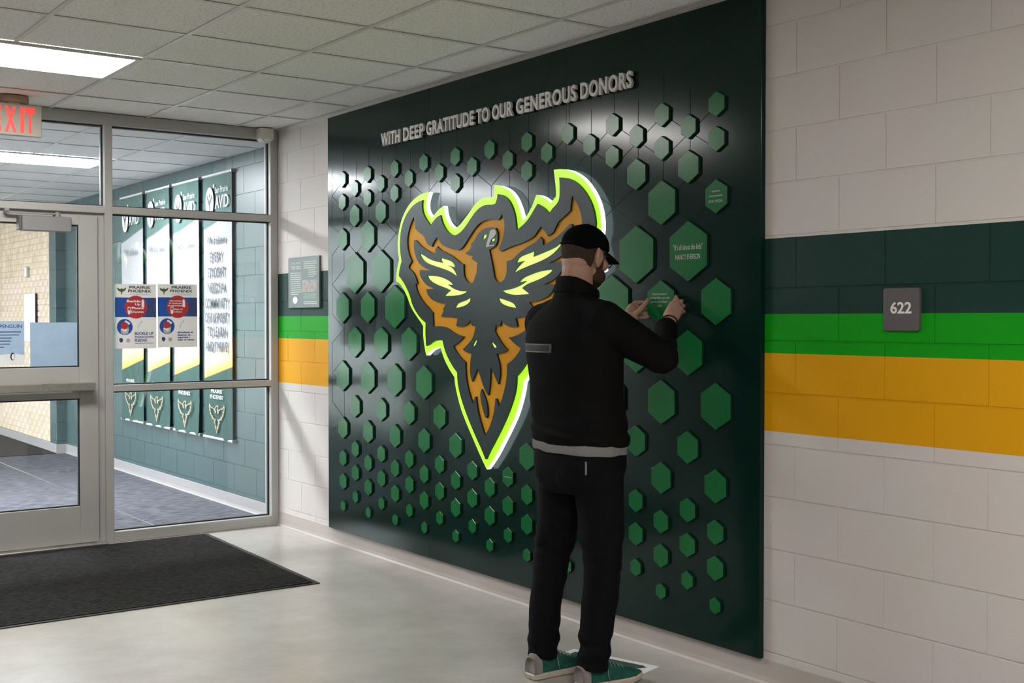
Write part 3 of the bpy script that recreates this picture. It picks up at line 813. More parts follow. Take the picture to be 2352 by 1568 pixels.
def hex_mesh(R, th=.0127):
    k = round(R, 4)
    if k not in _hx:
        P = [(R * math.sin(PI / 3 * i), R * math.cos(PI / 3 * i)) for i in range(6)]
        q = (R - .0022) / R
        V = [(0, y, z) for y, z in P] + [(-th + .0016, y, z) for y, z in P] + [(-th, y * q, z * q) for y, z in P]
        Fc = [tuple(range(12, 18))]
        for i in range(6):
            j = (i + 1) % 6
            Fc += [(i, j, 6 + j, 6 + i), (6 + i, 6 + j, 12 + j, 12 + i)]
        bm = bmesh.new()
        bv = [bm.verts.new(p) for p in V]
        for f in Fc: bm.faces.new([bv[i] for i in f])
        bm.faces.new([bv[i] for i in range(6)])
        bmesh.ops.recalc_face_normals(bm, faces=bm.faces[:])
        V, Fc = from_bm(bm)
        me = bpy.data.meshes.new('hexagon_tile')
        me.from_pydata(V, [], Fc)
        me.materials.append(M['hex'])
        me.materials.append(M['hexside'])
        for p in me.polygons:
            if abs(p.normal.x) < .2: p.material_index = 1
        _hx[k] = me
    return _hx[k]
TILES = {}
for r, (par, z, R) in enumerate(ROWS):
    for k in row_cols(r):
        rr = R
        if r == 4 and k in (0, 20): rr = .070
        if r == 6 and k in (4, 16): rr = .1275
        TILES[(r, k)] = shared('hexagon_tile', hex_mesh(rr), board, (BX, -1.018 - .161 * k, z))
HXF = BX - .0127
def tile_text(key, lines, zs, h, wds):
    o = TILES[key]
    c = WL[o.name]
    for s, dz, hh, wd in zip(lines, zs, h, wds):
        V, Fc = fit_text(s, wd, hh, 0, .0)
        obj('lettering', on_wall((V, Fc), HXF - .0006, c.y + wd / 2, c.z + dz), M['print'], o)
tile_text((5, 19), ['"It\u2019s all about the kids"', 'NANCY EVERSON'], [.006, -.034], [.0245, .0215], [.172, .146])
tile_text((4, 20), ['PETER TRIZZELL'], [-.024], [.0085], [.080])
def tile_bars(key, items, m):
    o = TILES[key]
    c = WL[o.name]
    obj('text_lines', join(*[vbox((HXF - .0007, c.y - wd / 2, c.z + dz), (HXF, c.y + wd / 2, c.z + dz + h)) for wd, dz, h in items]), m, o)
tile_bars((4, 20), [(.046, .018, .0055), (.076, -.001, .0055)], M['print_dim'])
tile_bars((11, 11), [(.068, -.001, .0035)], M['print_dim'])

# emblem: halo lit body, lime rim, charcoal face with cut-outs, amber inlays
lime = smooth_loop(EMB['lime'], 2, 42)
dark = smooth_loop(EMB['dark'], 2, 42)
oo = smooth_loop(EMB['orange_outer'], 1, 42)
oi = smooth_loop(EMB['orange_inner'], 1, 42)
sl = smooth_loop(EMB['slit'], 1, 42)
accs = [smooth_loop(a, 1, 42) for a in EMB['accents']]
emb = empty('emblem', (BX, -2.645, .66), board)
emb['label'] = 'glowing bird emblem with spread flame wings'
obj('lit_edge', curve_plate([lime], BX - .010, BX - .034), M['led'], emb)
obj('lime_rim', curve_plate([lime], BX - .0341, BX - .037), M['lime'], emb)
obj('charcoal_face', curve_plate([dark, oo, oi, sl] + accs, BX - .0372, BX - .048), M['face'], emb)
obj('amber_inlay', curve_plate([oo, oi, sl], BX - .0372, BX - .0385), M['orange'], emb)
for a in accs:
    obj('lit_feather', curve_plate([a], BX - .0372, BX - .0415), M['lime2'], emb)
obj('beak', curve_plate([EMB['beak']], BX - .0481, BX - .050), M['beak'], emb)

# raised heading, one mesh for each letter
words = [('WITH', -1.524, -1.740), ('DEEP', -1.779, -2.002), ('GRATITUDE', -2.029, -2.499), ('TO', -2.524, -2.635), ('OUR', -2.666, -2.844), ('GENEROUS', -2.874, -3.348), ('DONORS', -3.380, -3.736)]
for s, y0, y1 in words:
    vf = on_wall(fit_text(s, abs(y1 - y0), .076, .013, .030, 1.10), BX - .010, y0, 2.446)
    for isl in sorted(islands(vf), key=lambda q: -min(v[1] for v in q[0])):
        lt = obj('letter', isl, M['letter'], board)
    # stand-off studs carry the letters
for s, y0, y1 in words:
    n = len(s)
    st = []
    for i in range(n):
        y = y0 + (y1 - y0) * (i + .5) / n
        for z in (2.462, 2.508):
            st.append(vbox((BX - .012, y - .002, z - .002), (BX, y + .002, z + .002)))
    obj('standoff_studs', join(*st), M['alu'], board)

# ------------------------------------------------------------------ hexagon plaque held up by the man
hp = shared('hexagon_plaque', hex_mesh(.0966), None, (BX - .004, -1.018 - .161 * 18, 1.5036))
tag(hp, 'green hexagon plaque with pale lettering held against the board by two hands', 'plaque')
for i, (s, dz) in enumerate((('\u201cNever let anyone or', .030), ('anything define your value', .0135), ('or limit your dreams.\u201d', -.003), ('Lilly', -.020))):
    V, Fc = fit_text(s, (.098, .125, .105, .028)[i], .0115, 0, .004)
    wd = max(v[0] for v in V)
    c = WL[hp.name]
    obj('lettering', on_wall((V, Fc), BX - .004 - .0133, c.y + wd / 2 + .004, c.z + dz), M['print'], hp)

# ------------------------------------------------------------------ room number sign
rs = empty('room_sign', (0, -5.105, 1.393))
tag(rs, 'grey room number sign reading 622 on the striped wall', 'sign')
obj('plate', prism(rrect(-5.179, 1.393, -5.031, 1.541, .008), 'x', -.012, -.0005), M['signgrey'], rs)
obj('numerals', on_wall(fit_text('622', .086, .041, .0015, .02), -.012, -5.062, 1.452), M['signwhite'], rs)

# ------------------------------------------------------------------ small wall plaque beside the board
wp = empty('wall_plaque', (0, -.426, 1.508))
tag(wp, 'slate green printed information plaque on the striped wall beside the glass', 'plaque')
obj('plate', vbox((-.016, -.658, 1.508), (-.001, -.195, 1.847), .0015), M['plaque'], wp)
PXF = -.0166
def bars(name, y0, y1s, zs, h, m, parent=wp):
    vf = [vbox((PXF, y0 - y1, z - h / 2), (PXF + .0012, y0, z + h / 2)) for y1, z in zip(y1s, zs)]
    obj(name, join(*vf), m, parent)
obj('lettering', on_wall(fit_text("IT\u2019S ALL ABOUT", .160, .016, 0, .02), PXF, -.232, 1.800), M['print'], wp)
obj('lettering', on_wall(fit_text("THE KIDS!", .160, .026, 0, .03), PXF, -.232, 1.765), M['print'], wp)
bars('text_lines', -.232, [.155, .16, .16, .16, .15, .155, .16, .158, .165, .16, .12], [1.742 - .0142 * i for i in range(11)], .0058, M['print'])
bars('text_lines', -.43, [.19, .195, .17, .19], [1.813 - .0142 * i for i in range(4)], .0062, M['print'])
bars('text_lines', -.50, [.10, .12, .12, .09], [1.756 - .0142 * i for i in range(4)], .0058, M['print'])
bars('text_lines', -.43, [.195, .195], [1.548, 1.535], .0058, M['print'])
bars('green_text_lines', -.43, [.19, .18, .19], [1.598, 1.585, 1.572], .006, M['plaque_green'])
obj('photo', vbox((PXF, -.62, 1.612), (PXF + .0012, -.405, 1.692)), M['photo'], wp)
obj('seal', prism(circle(-.30, 1.560, .036, 24, .024), 'x', PXF, PXF + .0012), M['signwhite'], wp)

# ------------------------------------------------------------------ exit sign
ex = empty('exit_sign', (-1.80, -.30, 2.505))
tag(ex, 'beige hanging exit sign with glowing red letters', 'sign')
obj('housing', vbox((-1.965, -.30, 2.508), (-1.648, -.262, 2.692), .003), M['exit_body'], ex)
obj('canopy', prism(circle(-1.80, -.281, .085, 24, .05), 'z', 2.70, CZ - .004), mat('tan_canopy', (0.33, 0.22, 0.16), 0.5), ex)
obj('stem', vbox((-1.83, -.295, 2.69), (-1.77, -.267, 2.702)), M['exit_body'], ex)
for s, x0, wd in (('E', -1.925, .050), ('X', -1.855, .064), ('I', -1.769, .021), ('T', -1.740, .052)):
    obj('letter', on_end(fit_text(s, wd, .152, .002, .045), -.300, x0, 2.524), M['exit_red'], ex)

# ------------------------------------------------------------------ motion sensor in the corner
ms = empty('motion_sensor', (-.11, -.03, 2.64))
tag(ms, 'small beige motion sensor box on the top corner of the glass frame', 'sensor')
obj('body', prism([(-.158, 2.735), (-.064, 2.735), (-.064, 2.662), (-.085, 2.642), (-.137, 2.642), (-.158, 2.662)], 'y', -.072, -.001), M['sensor'], ms)
obj('lens_window', vbox((-.135, -.076, 2.647), (-.087, -.071, 2.664), .002), M['paper'], ms)

# ------------------------------------------------------------------ entrance mat
em = empty('entrance_mat', (-1.7, -.95, 0))
tag(em, 'large charcoal ribbed entrance mat in front of the door', 'mat')
mq = [(-3.10, -1.846), (-.613, -1.846), (-.542, -.055), (-3.10, -.055)]
obj('rubber_border', prism(mq, 'z', .0005, .005), M['matedge'], em)
mi = [(-3.06, -1.818), (-.645, -1.818), (-.575, -.080), (-3.06, -.080)]
obj('pile', prism(mi, 'z', .003, .0095), M['matpile'], em)
rb = []
y = -1.80
while y < -.10:
    t = (y + 1.818) / 1.758
    rb.append(vbox((-3.05, y, .0092), (-.652 + .07 * t, y + .010, .0118)))
    y += .0215
tag(obj('rib', join(*rb), M['matpile'], em), 'raised ribs of the mat pile', kind='stuff')

# ------------------------------------------------------------------ posters taped on the side glass
GY_ = .0505       # just in front of the glass
def poster(x0, z1, spanish, label):
    W_, H_ = .268, .418
    p = empty('poster', (x0 + W_ / 2, GY_, z1 - H_))
    tag(p, label, 'poster', 'two safe driving posters on the glass')
    X = lambda u: x0 + u * W_
    Zz = lambda v: z1 - v * H_
    y = GY_
    L1_, L2_, L3_ = y - .0016, y - .0020, y - .0024
    def slab(name, poly, yy, m):
        return obj(name, prism([(X(u), Zz(v)) for u, v in poly], 'y', yy, yy + .0004), m, p)
    def txt(s, u0, u1, v0, v1, m, yy=L3_, bold=.02):
        return obj('lettering', on_end(fit_text(s, (u1 - u0) * W_, (v1 - v0) * H_, 0, bold), yy - .0002, X(u0), Zz(v1)), m, p)
    obj('sheet', vbox((x0, y - .0014, z1 - H_), (x0 + W_, y + .0002, z1)), M['paper'], p)
    slab('blue_band', [(0, .21), (1, .21), (1, .512), (0, .512)], L1_, M['blue'])
    slab('dark_patch', [(.82, .21), (1, .21), (1, .512), (.74, .512)], L1_ - .0002, M['navy2'])
    slab('red_disc', circle(.50, .357, .275, 36, .178), L2_, M['red'])
    txt('PRAIRIE', .345, .85, .03, .07, M['ink'])
    txt('PHOENIX', .31, .88, .085, .130, M['ink'])
    txt('ACADEMY', .345, .85, .147, .170, M['paleink'], bold=0)
    bird = [(.04, .055), (.10, .075), (.14, .078), (.155, .055), (.17, .078), (.21, .075), (.275, .055), (.245, .10), (.205, .115), (.175, .125), (.165, .165), (.15, .165), (.14, .125), (.11, .115), (.07, .10)]
    slab('bird_mark', bird, L1_, M['olive'])
    if spanish:
        txt('Abrochate', .29, .60, .25, .275, M['paper'])
        txt('el cinturon', .28, .60, .288, .313, M['paper'])
        txt('de seguridad', .25, .60, .326, .356, M['paper'])
        txt('Baja el', .41, .62, .385, .412, M['paper'])
        txt('celular', .41, .62, .425, .447, M['paper'])
        ax, bx = .655, .355
    else:
        txt('Buckle', .28, .615, .245, .283, M['paper'], bold=.03)
        txt('Up', .48, .615, .297, .340, M['paper'], bold=.03)
        txt('Phone', .395, .69, .352, .390, M['paper'], bold=.03)
        txt('Down', .385, .685, .412, .448, M['paper'], bold=.03)
        ax, bx = .672, .335
    slab('up_arrow', [(ax, .232), (ax + .04, .262), (ax + .03, .262), (ax + .035, .36), (ax - .035, .36), (ax - .03, .262), (ax - .04, .262)], L3_, M['paper'])
    slab('phone_arrow', [(bx - .035, .355), (bx + .035, .355), (bx + .035, .42), (bx + .03, .455), (bx, .475), (bx - .03, .455), (bx - .035, .42)], L3_, M['paper'])
    slab('phone_screen', [(bx - .022, .367), (bx + .022, .367), (bx + .022, .408), (bx - .022, .408)], L3_ - .0003, M['red'])
    slab('round_picture', circle(.23, .665, .19, 32, .124), L1_, M['blue'])
    slab('picture_hand', [(.13, .70), (.20, .66), (.30, .65), (.33, .70), (.31, .765), (.22, .785), (.14, .76)], L2_, M['paleink'])
    slab('picture_phone', [(.14, .705), (.25, .745), (.29, .70), (.18, .665)], L2_ - .0003, M['paper'])
    slab('picture_phone', [(.25, .56), (.36, .605), (.33, .635), (.22, .59)], L2_ - .0003, M['paper'])
    sb = []
    for i in range(28):
        a = 2 * PI * i / 28
        r = 1.0 if i % 2 else .8
        sb.append((.22 + .105 * r * math.cos(a), .645 + .062 * r * math.sin(a)))
    slab('picture_burst', sb, L3_, M['red'])
    ar = [(.56, .70), (.555, .66), (.58, .615), (.63, .588), (.628, .578), (.67, .578), (.645, .60), (.635, .595), (.59, .622), (.57, .665), (.572, .70)]
    slab('arrow', ar, L1_, M['paleink'])
    if spanish:
        for s, a, b, v in (('abrocharse el', .49, .88, .745), ('cinturon de', .49, .82, .787), ('seguridad y', .49, .82, .828), ('dejar el celular', .49, .93, .868)):
            txt(s, a, b, v, v + .032, M['navy'], bold=.025)
    else:
        txt('BUCKLE UP', .47, .93, .745, .787, M['navy'], bold=.025)
        txt('PHONE DOWN', .47, .93, .805, .838, M['navy'], bold=.02)
        txt('PLEDGE', .47, .77, .852, .893, M['navy'], bold=.025)
        txt('distracted driving', .47, .93, .912, .928, M['navy'], bold=.02)
    slab('small_mark', [(.10, .84), (.15, .832), (.19, .86), (.17, .90), (.12, .905), (.095, .87)], L1_, M['navy2'])
    slab('small_seal', circle(.31, .875, .05, 20, .032), L1_, M['beak'])
    return p
poster(-1.113, 1.660, False, 'English poster with red disc reading Buckle Up Phone Down taped to the glass')
poster(-.834, 1.664, True, 'Spanish poster with red disc and Abrochate text taped to the side glass')

# papers on the door glass
dp = empty('paper_notice', (-1.81, .029, 1.152))
tag(dp, 'pale blue printed notice with a small bird drawing taped to the door glass', 'notice')
DYN = .0295
obj('sheet', vbox((-1.955, DYN - .0008, 1.152), (-1.676, DYN, 1.421)), M['sky_paper'], dp)
obj('snow', prism([(-1.955, 1.152), (-1.676, 1.152), (-1.676, 1.212), (-1.74, 1.222), (-1.85, 1.212), (-1.955, 1.220)], 'y', DYN - .0016, DYN - .0009), M['paper'], dp)
obj('lettering', on_end(fit_text('LIKE A PENGUIN', .225, .022, 0, .01), DYN - .001, -1.915, 1.378), M['navy'], dp)
obj('text_lines', join(*[vbox((-1.94, DYN - .0014, 1.352 - .0185 * i), (-1.94 + l, DYN - .0009, 1.357 - .0185 * i)) for i, l in enumerate((.245, .235, .19, .185, .18, .145))]), M['navy2'], dp)
obj('bird_body', prism(circle(-1.745, 1.204, .014, 20, .024), 'y', DYN - .0022, DYN - .0017), M['ink'], dp)
obj('bird_belly', prism(circle(-1.742, 1.202, .0095, 20, .018), 'y', DYN - .0027, DYN - .0023), M['paper'], dp)
pb2 = obj('paper_sheet', vbox((-1.642, DYN - .0008, 1.126), (-1.356, DYN, 1.412)), M['sky_paper'])
tag(pb2, 'blank pale blue back of a sheet taped to the door glass', 'notice')

# ------------------------------------------------------------------ banners in the vestibule
def banner_mat():
    m, nt, p = new_mat('printed_vinyl_banner')
    tc = nt.nodes.new('ShaderNodeTexCoord')
    sp = nt.nodes.new('ShaderNodeSeparateXYZ')
    nt.links.new(tc.outputs['Object'], sp.inputs[0])
    ma = nt.nodes.new('ShaderNodeMath')
    ma.operation = 'MULTIPLY_ADD'
    ma.inputs[1].default_value = .19
    nt.links.new(sp.outputs['Y'], ma.inputs[0])
    nt.links.new(sp.outputs['Z'], ma.inputs[2])
    mr = nt.nodes.new('ShaderNodeMapRange')
    mr.inputs['From Min'].default_value = -1.1
    mr.inputs['From Max'].default_value = 1.1
    nt.links.new(ma.outputs[0], mr.inputs['Value'])
    rp = nt.nodes.new('ShaderNodeValToRGB')
    e = rp.color_ramp.elements
    f = lambda z: (z - 1.53 + 1.1) / 2.2
    e[0].position = 0; e[0].color = (0.055, 0.105, 0.095, 1)
    e[1].position = f(1.02); e[1].color = (0.055, 0.105, 0.095, 1)
    for z, c in ((1.022, (0.85, 0.48, 0.10, 1)), (1.10, (0.86, 0.62, 0.33, 1)), (1.22, (0.40, 0.40, 0.41, 1)), (2.19, (0.40, 0.40, 0.41, 1)), (2.192, (0.10, 0.165, 0.150, 1))):
        n = e.new(f(z)); n.color = c
    nt.links.new(mr.outputs[0], rp.inputs[0])
    nt.links.new(rp.outputs[0], p.inputs['Base Color'])
    p.inputs['Roughness'].default_value = 0.7
    p.inputs['Specular IOR Level'].default_value = 0.15
    return m
M['banner'] = banner_mat()
M['banner_text'] = mat('banner_grey_text', (0.13, 0.14, 0.15), 0.8, spec=0.05)
M['banner_text2'] = mat('banner_washed_out_text', (0.24, 0.245, 0.255), 0.8, spec=0.05)  # grey lightened to paint in the reflections washing over the lettering
M['banner_gold'] = mat('banner_gold_print', (0.42, 0.34, 0.22), 0.6)
BANX = .030
def bird_loops(yc, zc, k):
    return [[(yc + (y + 2.645) * k, zc + (z - 1.42) * k) for y, z in EMB[n]] for n in ('orange_outer', 'orange_inner', 'slit')]
for bi, (y0, y1, lab) in enumerate(((.884, 1.438, 'nearest banner, legible student support text, beside bare teal blocks'), (1.548, 2.112, 'second nearest banner from the glass, rippled edge at the foot'), (2.222, 2.780, 'third of the row, green head and foot'), (2.895, 3.485, 'farthest banner of the row, mostly hidden behind the posters'))):
    yc, zc_ = (y0 + y1) / 2, 1.53
    b = empty('banner', (BANX, yc, .50))
    tag(b, 'white and green vestibule banner, ' + lab, 'banner', 'vinyl banners on the teal vestibule wall')
    nu, nv = 14, 44
    V, Fc = [], []
    for j in range(nv + 1):
        for i in range(nu + 1):
            u, v = i / nu, j / nv
            wv = .006 * math.sin(u * 5 + bi * 2) * (.3 + abs(v - .5)) + .012 * max(0, .12 - abs(v)) * 8 * math.sin(u * 9 + bi)
            if bi: wv += .016 * math.exp(-((u - .9) / .09) ** 2) * (.4 + .6 * math.cos(v * 7 + bi))
            V.append((BANX - abs(wv), y0 + (y1 - y0) * u, .50 + 2.06 * v))
    for j in range(nv):
        for i in range(nu):
            a = j * (nu + 1) + i
            Fc.append((a, a + nu + 1, a + nu + 2, a + 1))
    n0 = len(V)
    V += [(BANX + .003, q[1], q[2]) for q in V[:n0]]
    Fc += [tuple(k + n0 for k in q[::-1]) for q in Fc[:]]
    obj('cloth', (V, Fc), M['banner'], b, True, (BANX, yc, zc_))
    obj('hem_rod', tube([(BANX - .003, y0 - .01, 2.555), (BANX - .003, y1 + .01, 2.555)], .010, 8), M['signwhite'], b)
    obj('hem_rod', tube([(BANX - .003, y0 - .01, .505), (BANX - .003, y1 + .01, .505)], .010, 8), M['signwhite'], b)
    for yy in (y0 - .012, y1 + .012):
        for zz in (.505, 2.555):
            obj('clip', vbox((BANX - .012, yy - .008, zz - .012), (VX - .001, yy + .008, zz + .012), .002), M['alu'], b)
    PX = BANX - (.016 if bi == 0 else .023)
    def bt(s, wd, h, z, m, dy=0, bold=.01):
        obj('lettering', on_wall(fit_text(s, wd, h, 0, bold), PX, yc + wd / 2 + dy, z), m, b)
    # logo
    ring = [(yc + .125 + .082 * math.cos(t * PI / 16), 2.345 + .115 * math.sin(t * PI / 16)) for t in range(32)]
    obj('logo_oval', prism(ring, 'x', PX, PX + .0006), M['banner_logo'], b)
    fig = [(.0, -.115), (-.012, -.03), (-.06, .05), (-.05, .058), (0, .005), (.05, .058), (.06, .05), (.012, -.03)]
    obj('logo_figure', prism([(yc + .125 - q[0], 2.345 + q[1]) for q in fig], 'x', PX - .0012, PX - .0006), M['plaque'], b)
    obj('logo_head', prism(circle(yc + .125, 2.395, .012, 16, .016), 'x', PX - .0012, PX - .0006), M['plaque'], b)
    obj('logo_dot', prism(circle(yc + .045, 2.463, .012, 16, .016), 'x', PX, PX + .0006), M['banner_logo'], b)
    bt('AVID', .265, .10, 2.285, M['banner_logo'], -.115, .015)
    bt('Sun Prairie', .255, .048, 2.405, M['banner_logo'], -.115, .0)
    bt('We believe', .37, .060, 2.015, M['banner_text'] if bi < 1 else M['banner_text2'], 0, .015)
    if bi == 0:
        for s, wd, z in (('EVERY', .24, 1.875), ('STUDENT', .34, 1.757), ('NEEDS A', .34, 1.638), ('COMMUNITY', .46, 1.518), ('OF SUPPORT', .46, 1.405), ('TO LEARN', .37, 1.297), ('AND THRIVE', .44, 1.180)):
            bt(s, wd, .078, z, M['banner_text'], 0, .018)
    bt('PRAIRIE', .22, .028, .858, M['banner_logo'])
    bt('PHOENIX', .26, .032, .812, M['banner_logo'])
    obj('bird_print', curve_plate(bird_loops(yc, .66, .20), PX + .0006, PX), M['banner_gold'], b)

# things on the brick wall
wb = empty('wall_board', (-.05, 6.46, 1.20))
tag(wb, 'white notice board on the far brick wall seen through the door glass', 'notice board')
obj('board', vbox((-.060, 6.24, 1.18), (-.036, 6.72, 1.72), .003), M['paper'], wb)
obj('edge', vbox((-.058, 6.222, 1.18), (-.036, 6.2395, 1.72)), M['gasket'], wb)
sw = empty('light_switch', (-.04, 6.62, 1.90))
tag(sw, 'small pale wall box on the far brick wall above the notice board', 'switch')
obj('box', vbox((-.065, 6.56, 1.905), (-.036, 6.66, 2.03), .004), M['exit_body'], sw)
obj('cover', vbox((-.069, 6.57, 1.915), (-.0655, 6.65, 2.02), .002), M['paper'], sw)

# ------------------------------------------------------------------ printed sheet on the floor
pc = Vector((-.181, -4.067))
da = Vector((-.276, .961)).normalized()
db = Vector((-.961, -.276)).normalized()
def pp(a, b): q = pc + da * a + db * b; return (q.x, q.y)
fs = empty('paper_sheet', (-.30, -3.95, 0))
tag(fs, 'white printed sheet lying on the floor under the green shoes', 'paper')
obj('sheet', prism([pp(0, 0), pp(.432, 0), pp(.432, .279), pp(0, .279)], 'z', .0004, .0012), M['paper'], fs)
obj('printed_shape', prism([pp(.035, .045), pp(.06, .03), pp(.40, .035), pp(.40, .10), pp(.09, .085), pp(.055, .075)], 'z', .0012, .0015), M['plaque_dark'] if 'plaque_dark' in M else mat('dark_green_print', (0.02, 0.07, 0.05), 0.5), fs)
obj('printed_shape', prism([pp(.045, .125), pp(.08, .11), pp(.40, .12), pp(.40, .19), pp(.09, .18), pp(.05, .15)], 'z', .0012, .0015), mat('dark_green_print', (0.02, 0.07, 0.05), 0.5), fs)

# ------------------------------------------------------------------ the man at the board
MS = {}
def skin_mat():
    m = mat('skin', (0.40, 0.235, 0.175), 0.55, var=0.10, scale=28, bump=0.06, bscale=220, spec=0.35)
    m.node_tree.nodes['Principled BSDF'].inputs['Subsurface Weight'].default_value = 0.06
    m.node_tree.nodes['Principled BSDF'].inputs['Subsurface Radius'].default_value = (.01, .004, .002)
    return m
MS['skin'] = skin_mat()
MS['jacket'] = mat('black_jacket_knit', (0.0045, 0.0045, 0.0048), 0.85, var=0.15, scale=14, bump=0.12, bscale=260, spec=0.10)
MS['trousers'] = mat('black_trouser_twill', (0.0040, 0.0041, 0.0052), 0.85, var=0.15, scale=14, bump=0.12, bscale=300, spec=0.12)
MS['shirt'] = mat('pale_grey_jersey', (0.42, 0.42, 0.43), 0.85, var=0.08, scale=60, bump=0.1, bscale=300)
MS['cap'] = mat('black_cap_cotton', (0.0045, 0.0044, 0.0042), 0.9, var=0.15, scale=30, bump=0.12, bscale=320, spec=0.1)
MS['hair'] = mat('short_brown_hair', (0.085, 0.050, 0.036), 0.8, var=0.35, scale=120, bump=0.35, bscale=500)
MS['beard'] = mat('dark_auburn_beard', (0.040, 0.016, 0.008), 0.8, var=0.4, scale=120, bump=0.4, bscale=420)
MS['frame'] = mat('black_glasses_frame', (0.008, 0.008, 0.009), 0.3)
MS['suede'] = mat('green_suede', (0.018, 0.095, 0.072), 0.85, var=0.2, scale=40, bump=0.2, bscale=240, spec=0.2)
MS['heel'] = mat('grey_heel_patch', (0.22, 0.20, 0.19), 0.8, var=0.1)
MS['sole'] = mat('cream_rubber_sole', (0.55, 0.48, 0.40), 0.6, var=0.1, scale=20)
MS['lace'] = mat('grey_green_lace', (0.14, 0.21, 0.18), 0.8)
MS['band'] = mat('dull_reflective_band', (0.055, 0.054, 0.056), 0.45, spec=0.6)
MS['eye'] = mat('eye_white', (0.35, 0.33, 0.32), 0.2)
MS['lensglass'] = glass_mat('spectacle_lens', (.97, .98, .98), 0.5)

def ellipsoid(c, axes, n=20, m=12):
    c = Vector(c)
    ax = [Vector(a) for a in axes]
    V = [tuple(c - ax[2])]
    for j in range(1, m):
        t = PI * j / m
        for i in range(n):
            p = 2 * PI * i / n
            V.append(tuple(c + ax[0] * math.sin(t) * math.cos(p) + ax[1] * math.sin(t) * math.sin(p) - ax[2] * math.cos(t)))
    V.append(tuple(c + ax[2]))
    Fc = [(0, 1 + (i + 1) % n, 1 + i) for i in range(n)]
    for j in range(m - 2):
        for i in range(n):
            a, b = 1 + j * n + i, 1 + j * n + (i + 1) % n
            Fc.append((a, b, b + n, a + n))
    k = 1 + (m - 2) * n
    Fc += [(k + i, k + (i + 1) % n, len(V) - 1) for i in range(n)]
    return V, Fc

def ball(c, r, n=16, m=10):
    return ellipsoid(c, ((r, 0, 0), (0, r, 0), (0, 0, r)), n, m)

def limb(pts, rs, ends=(True, True), n=18):
    out = []
    for i in range(len(pts) - 1):
        a, b = Vector(pts[i]), Vector(pts[i + 1])
        out.append(tube([a, b], [rs[i], rs[i + 1]], n))
    for i, p in enumerate(pts):
        if (i == 0 and not ends[0]) or (i == len(pts) - 1 and not ends[1]): continue
        out.append(ball(p, rs[i]))
    return out

def ring(cx, cy, z, a, b, rot=0.0, n=36, tilt=0.0, tx=0.0):
    c, s = math.cos(rot), math.sin(rot)
    P = []
    for i in range(n):
        t = 2 * PI * i / n
        u, v = a * math.cos(t), b * math.sin(t)
        k = 1 + .06 * (math.sin(2 * t) ** 2)         # slightly boxy
        u, v = u * k, v * k
        P.append((cx + u * c - v * s, cy + u * s + v * c, z + tilt * v + tx * u))
    return P

def skin_surface(parts, voxel, it=6, fac=.5):
    V, Fc = join(*parts)
    me = bpy.data.meshes.new('shape')
    me.from_pydata(V, [], Fc)
    o = bpy.data.objects.new('shape', me)
    COL.objects.link(o)
    r = o.modifiers.new('r', 'REMESH')
    r.mode = 'VOXEL'
    r.voxel_size = voxel
    if it:
        s = o.modifiers.new('s', 'SMOOTH')
        s.factor = fac
        s.iterations = it
    V, Fc = eval_mesh(o)
    bpy.data.objects.remove(o)
    bpy.data.meshes.remove(me)
    return V, Fc

def displace(vf, fn):
    V, Fc = vf
    me = bpy.data.meshes.new('tmp')
    me.from_pydata(V, [], Fc)
    me.update()
    N = [tuple(v.normal) for v in me.vertices]
    bpy.data.meshes.remove(me)
    out = []
    for p, n in zip(V, N):
        d = fn(Vector(p))
        out.append((p[0] + n[0] * d, p[1] + n[1] * d, p[2] + n[2] * d))
    return out, Fc

from mathutils.bvhtree import BVHTree
def bvh_of(vf):
    return BVHTree.FromPolygons([Vector(v) for v in vf[0]], vf[1])

person = empty('person', (-.58, -4.02, 0))
tag(person, 'man in black jacket, black trousers, cap and green shoes fixing a hexagon plaque', 'person')

# --- joints, metres
HIPL, HIPR = (-.585, -3.935, .86), (-.560, -4.120, .86)
KNEL, KNER = (-.610, -3.895, .470), (-.555, -4.150, .480)
ANKL, ANKR = (-.655, -3.888, .105), (-.590, -4.122, .105)
SHL, SHR = (-.622, -3.865, 1.415), (-.578, -4.175, 1.420)
ELL, ELR = (-.400, -3.745, 1.255), (-.352, -4.258, 1.283)
WRL, WRR = (-.165, -3.842, 1.418), (-.158, -4.088, 1.412)

# head frame
HC = Vector((-.549, -4.029, 1.678))
pit = math.radians(-11)
yaw = math.radians(4)
hf = Vector((math.cos(pit) * math.cos(yaw), math.cos(pit) * math.sin(yaw), math.sin(pit)))
hl = Vector((-math.sin(yaw), math.cos(yaw), 0))
hu = hf.cross(hl)
def hp_(f_, l_, u_): return HC + hf * f_ + hl * l_ + hu * u_
def hell(c, r): return ellipsoid(hp_(*c), (hf * r[0], hl * r[1], hu * r[2]))
head = [hell((-.008, 0, .028), (.096, .077, .095)), hell((.030, 0, -.050), (.062, .058, .062)), hell((.048, 0, -.012), (.046, .058, .078)),
        hell((.052, 0, -.085), (.034, .036, .026)), hell((-.045, 0, -.03), (.052, .062, .055)),
        hell((.098, 0, -.016), (.020, .013, .013)), hell((.092, 0, .004), (.013, .010, .026)), hell((.083, 0, .028), (.018, .046, .010)),
        hell((.088, 0, -.052), (.012, .024, .007)), hell((.088, 0, -.062), (.011, .021, .007))]
for s in (-1, 1):
    head += [hell((-.004, s * .084, -.006), (.021, .011, .034)), hell((-.018, s * .092, .004), (.010, .009, .027)), hell((.002, s * .078, -.034), (.010, .008, .012)),
             hell((.060, s * .040, -.020), (.030, .022, .026))]
neck = limb([hp_(-.030, 0, -.055), (-.588, -4.022, 1.545), (-.590, -4.018, 1.46)], [.062, .064, .072])
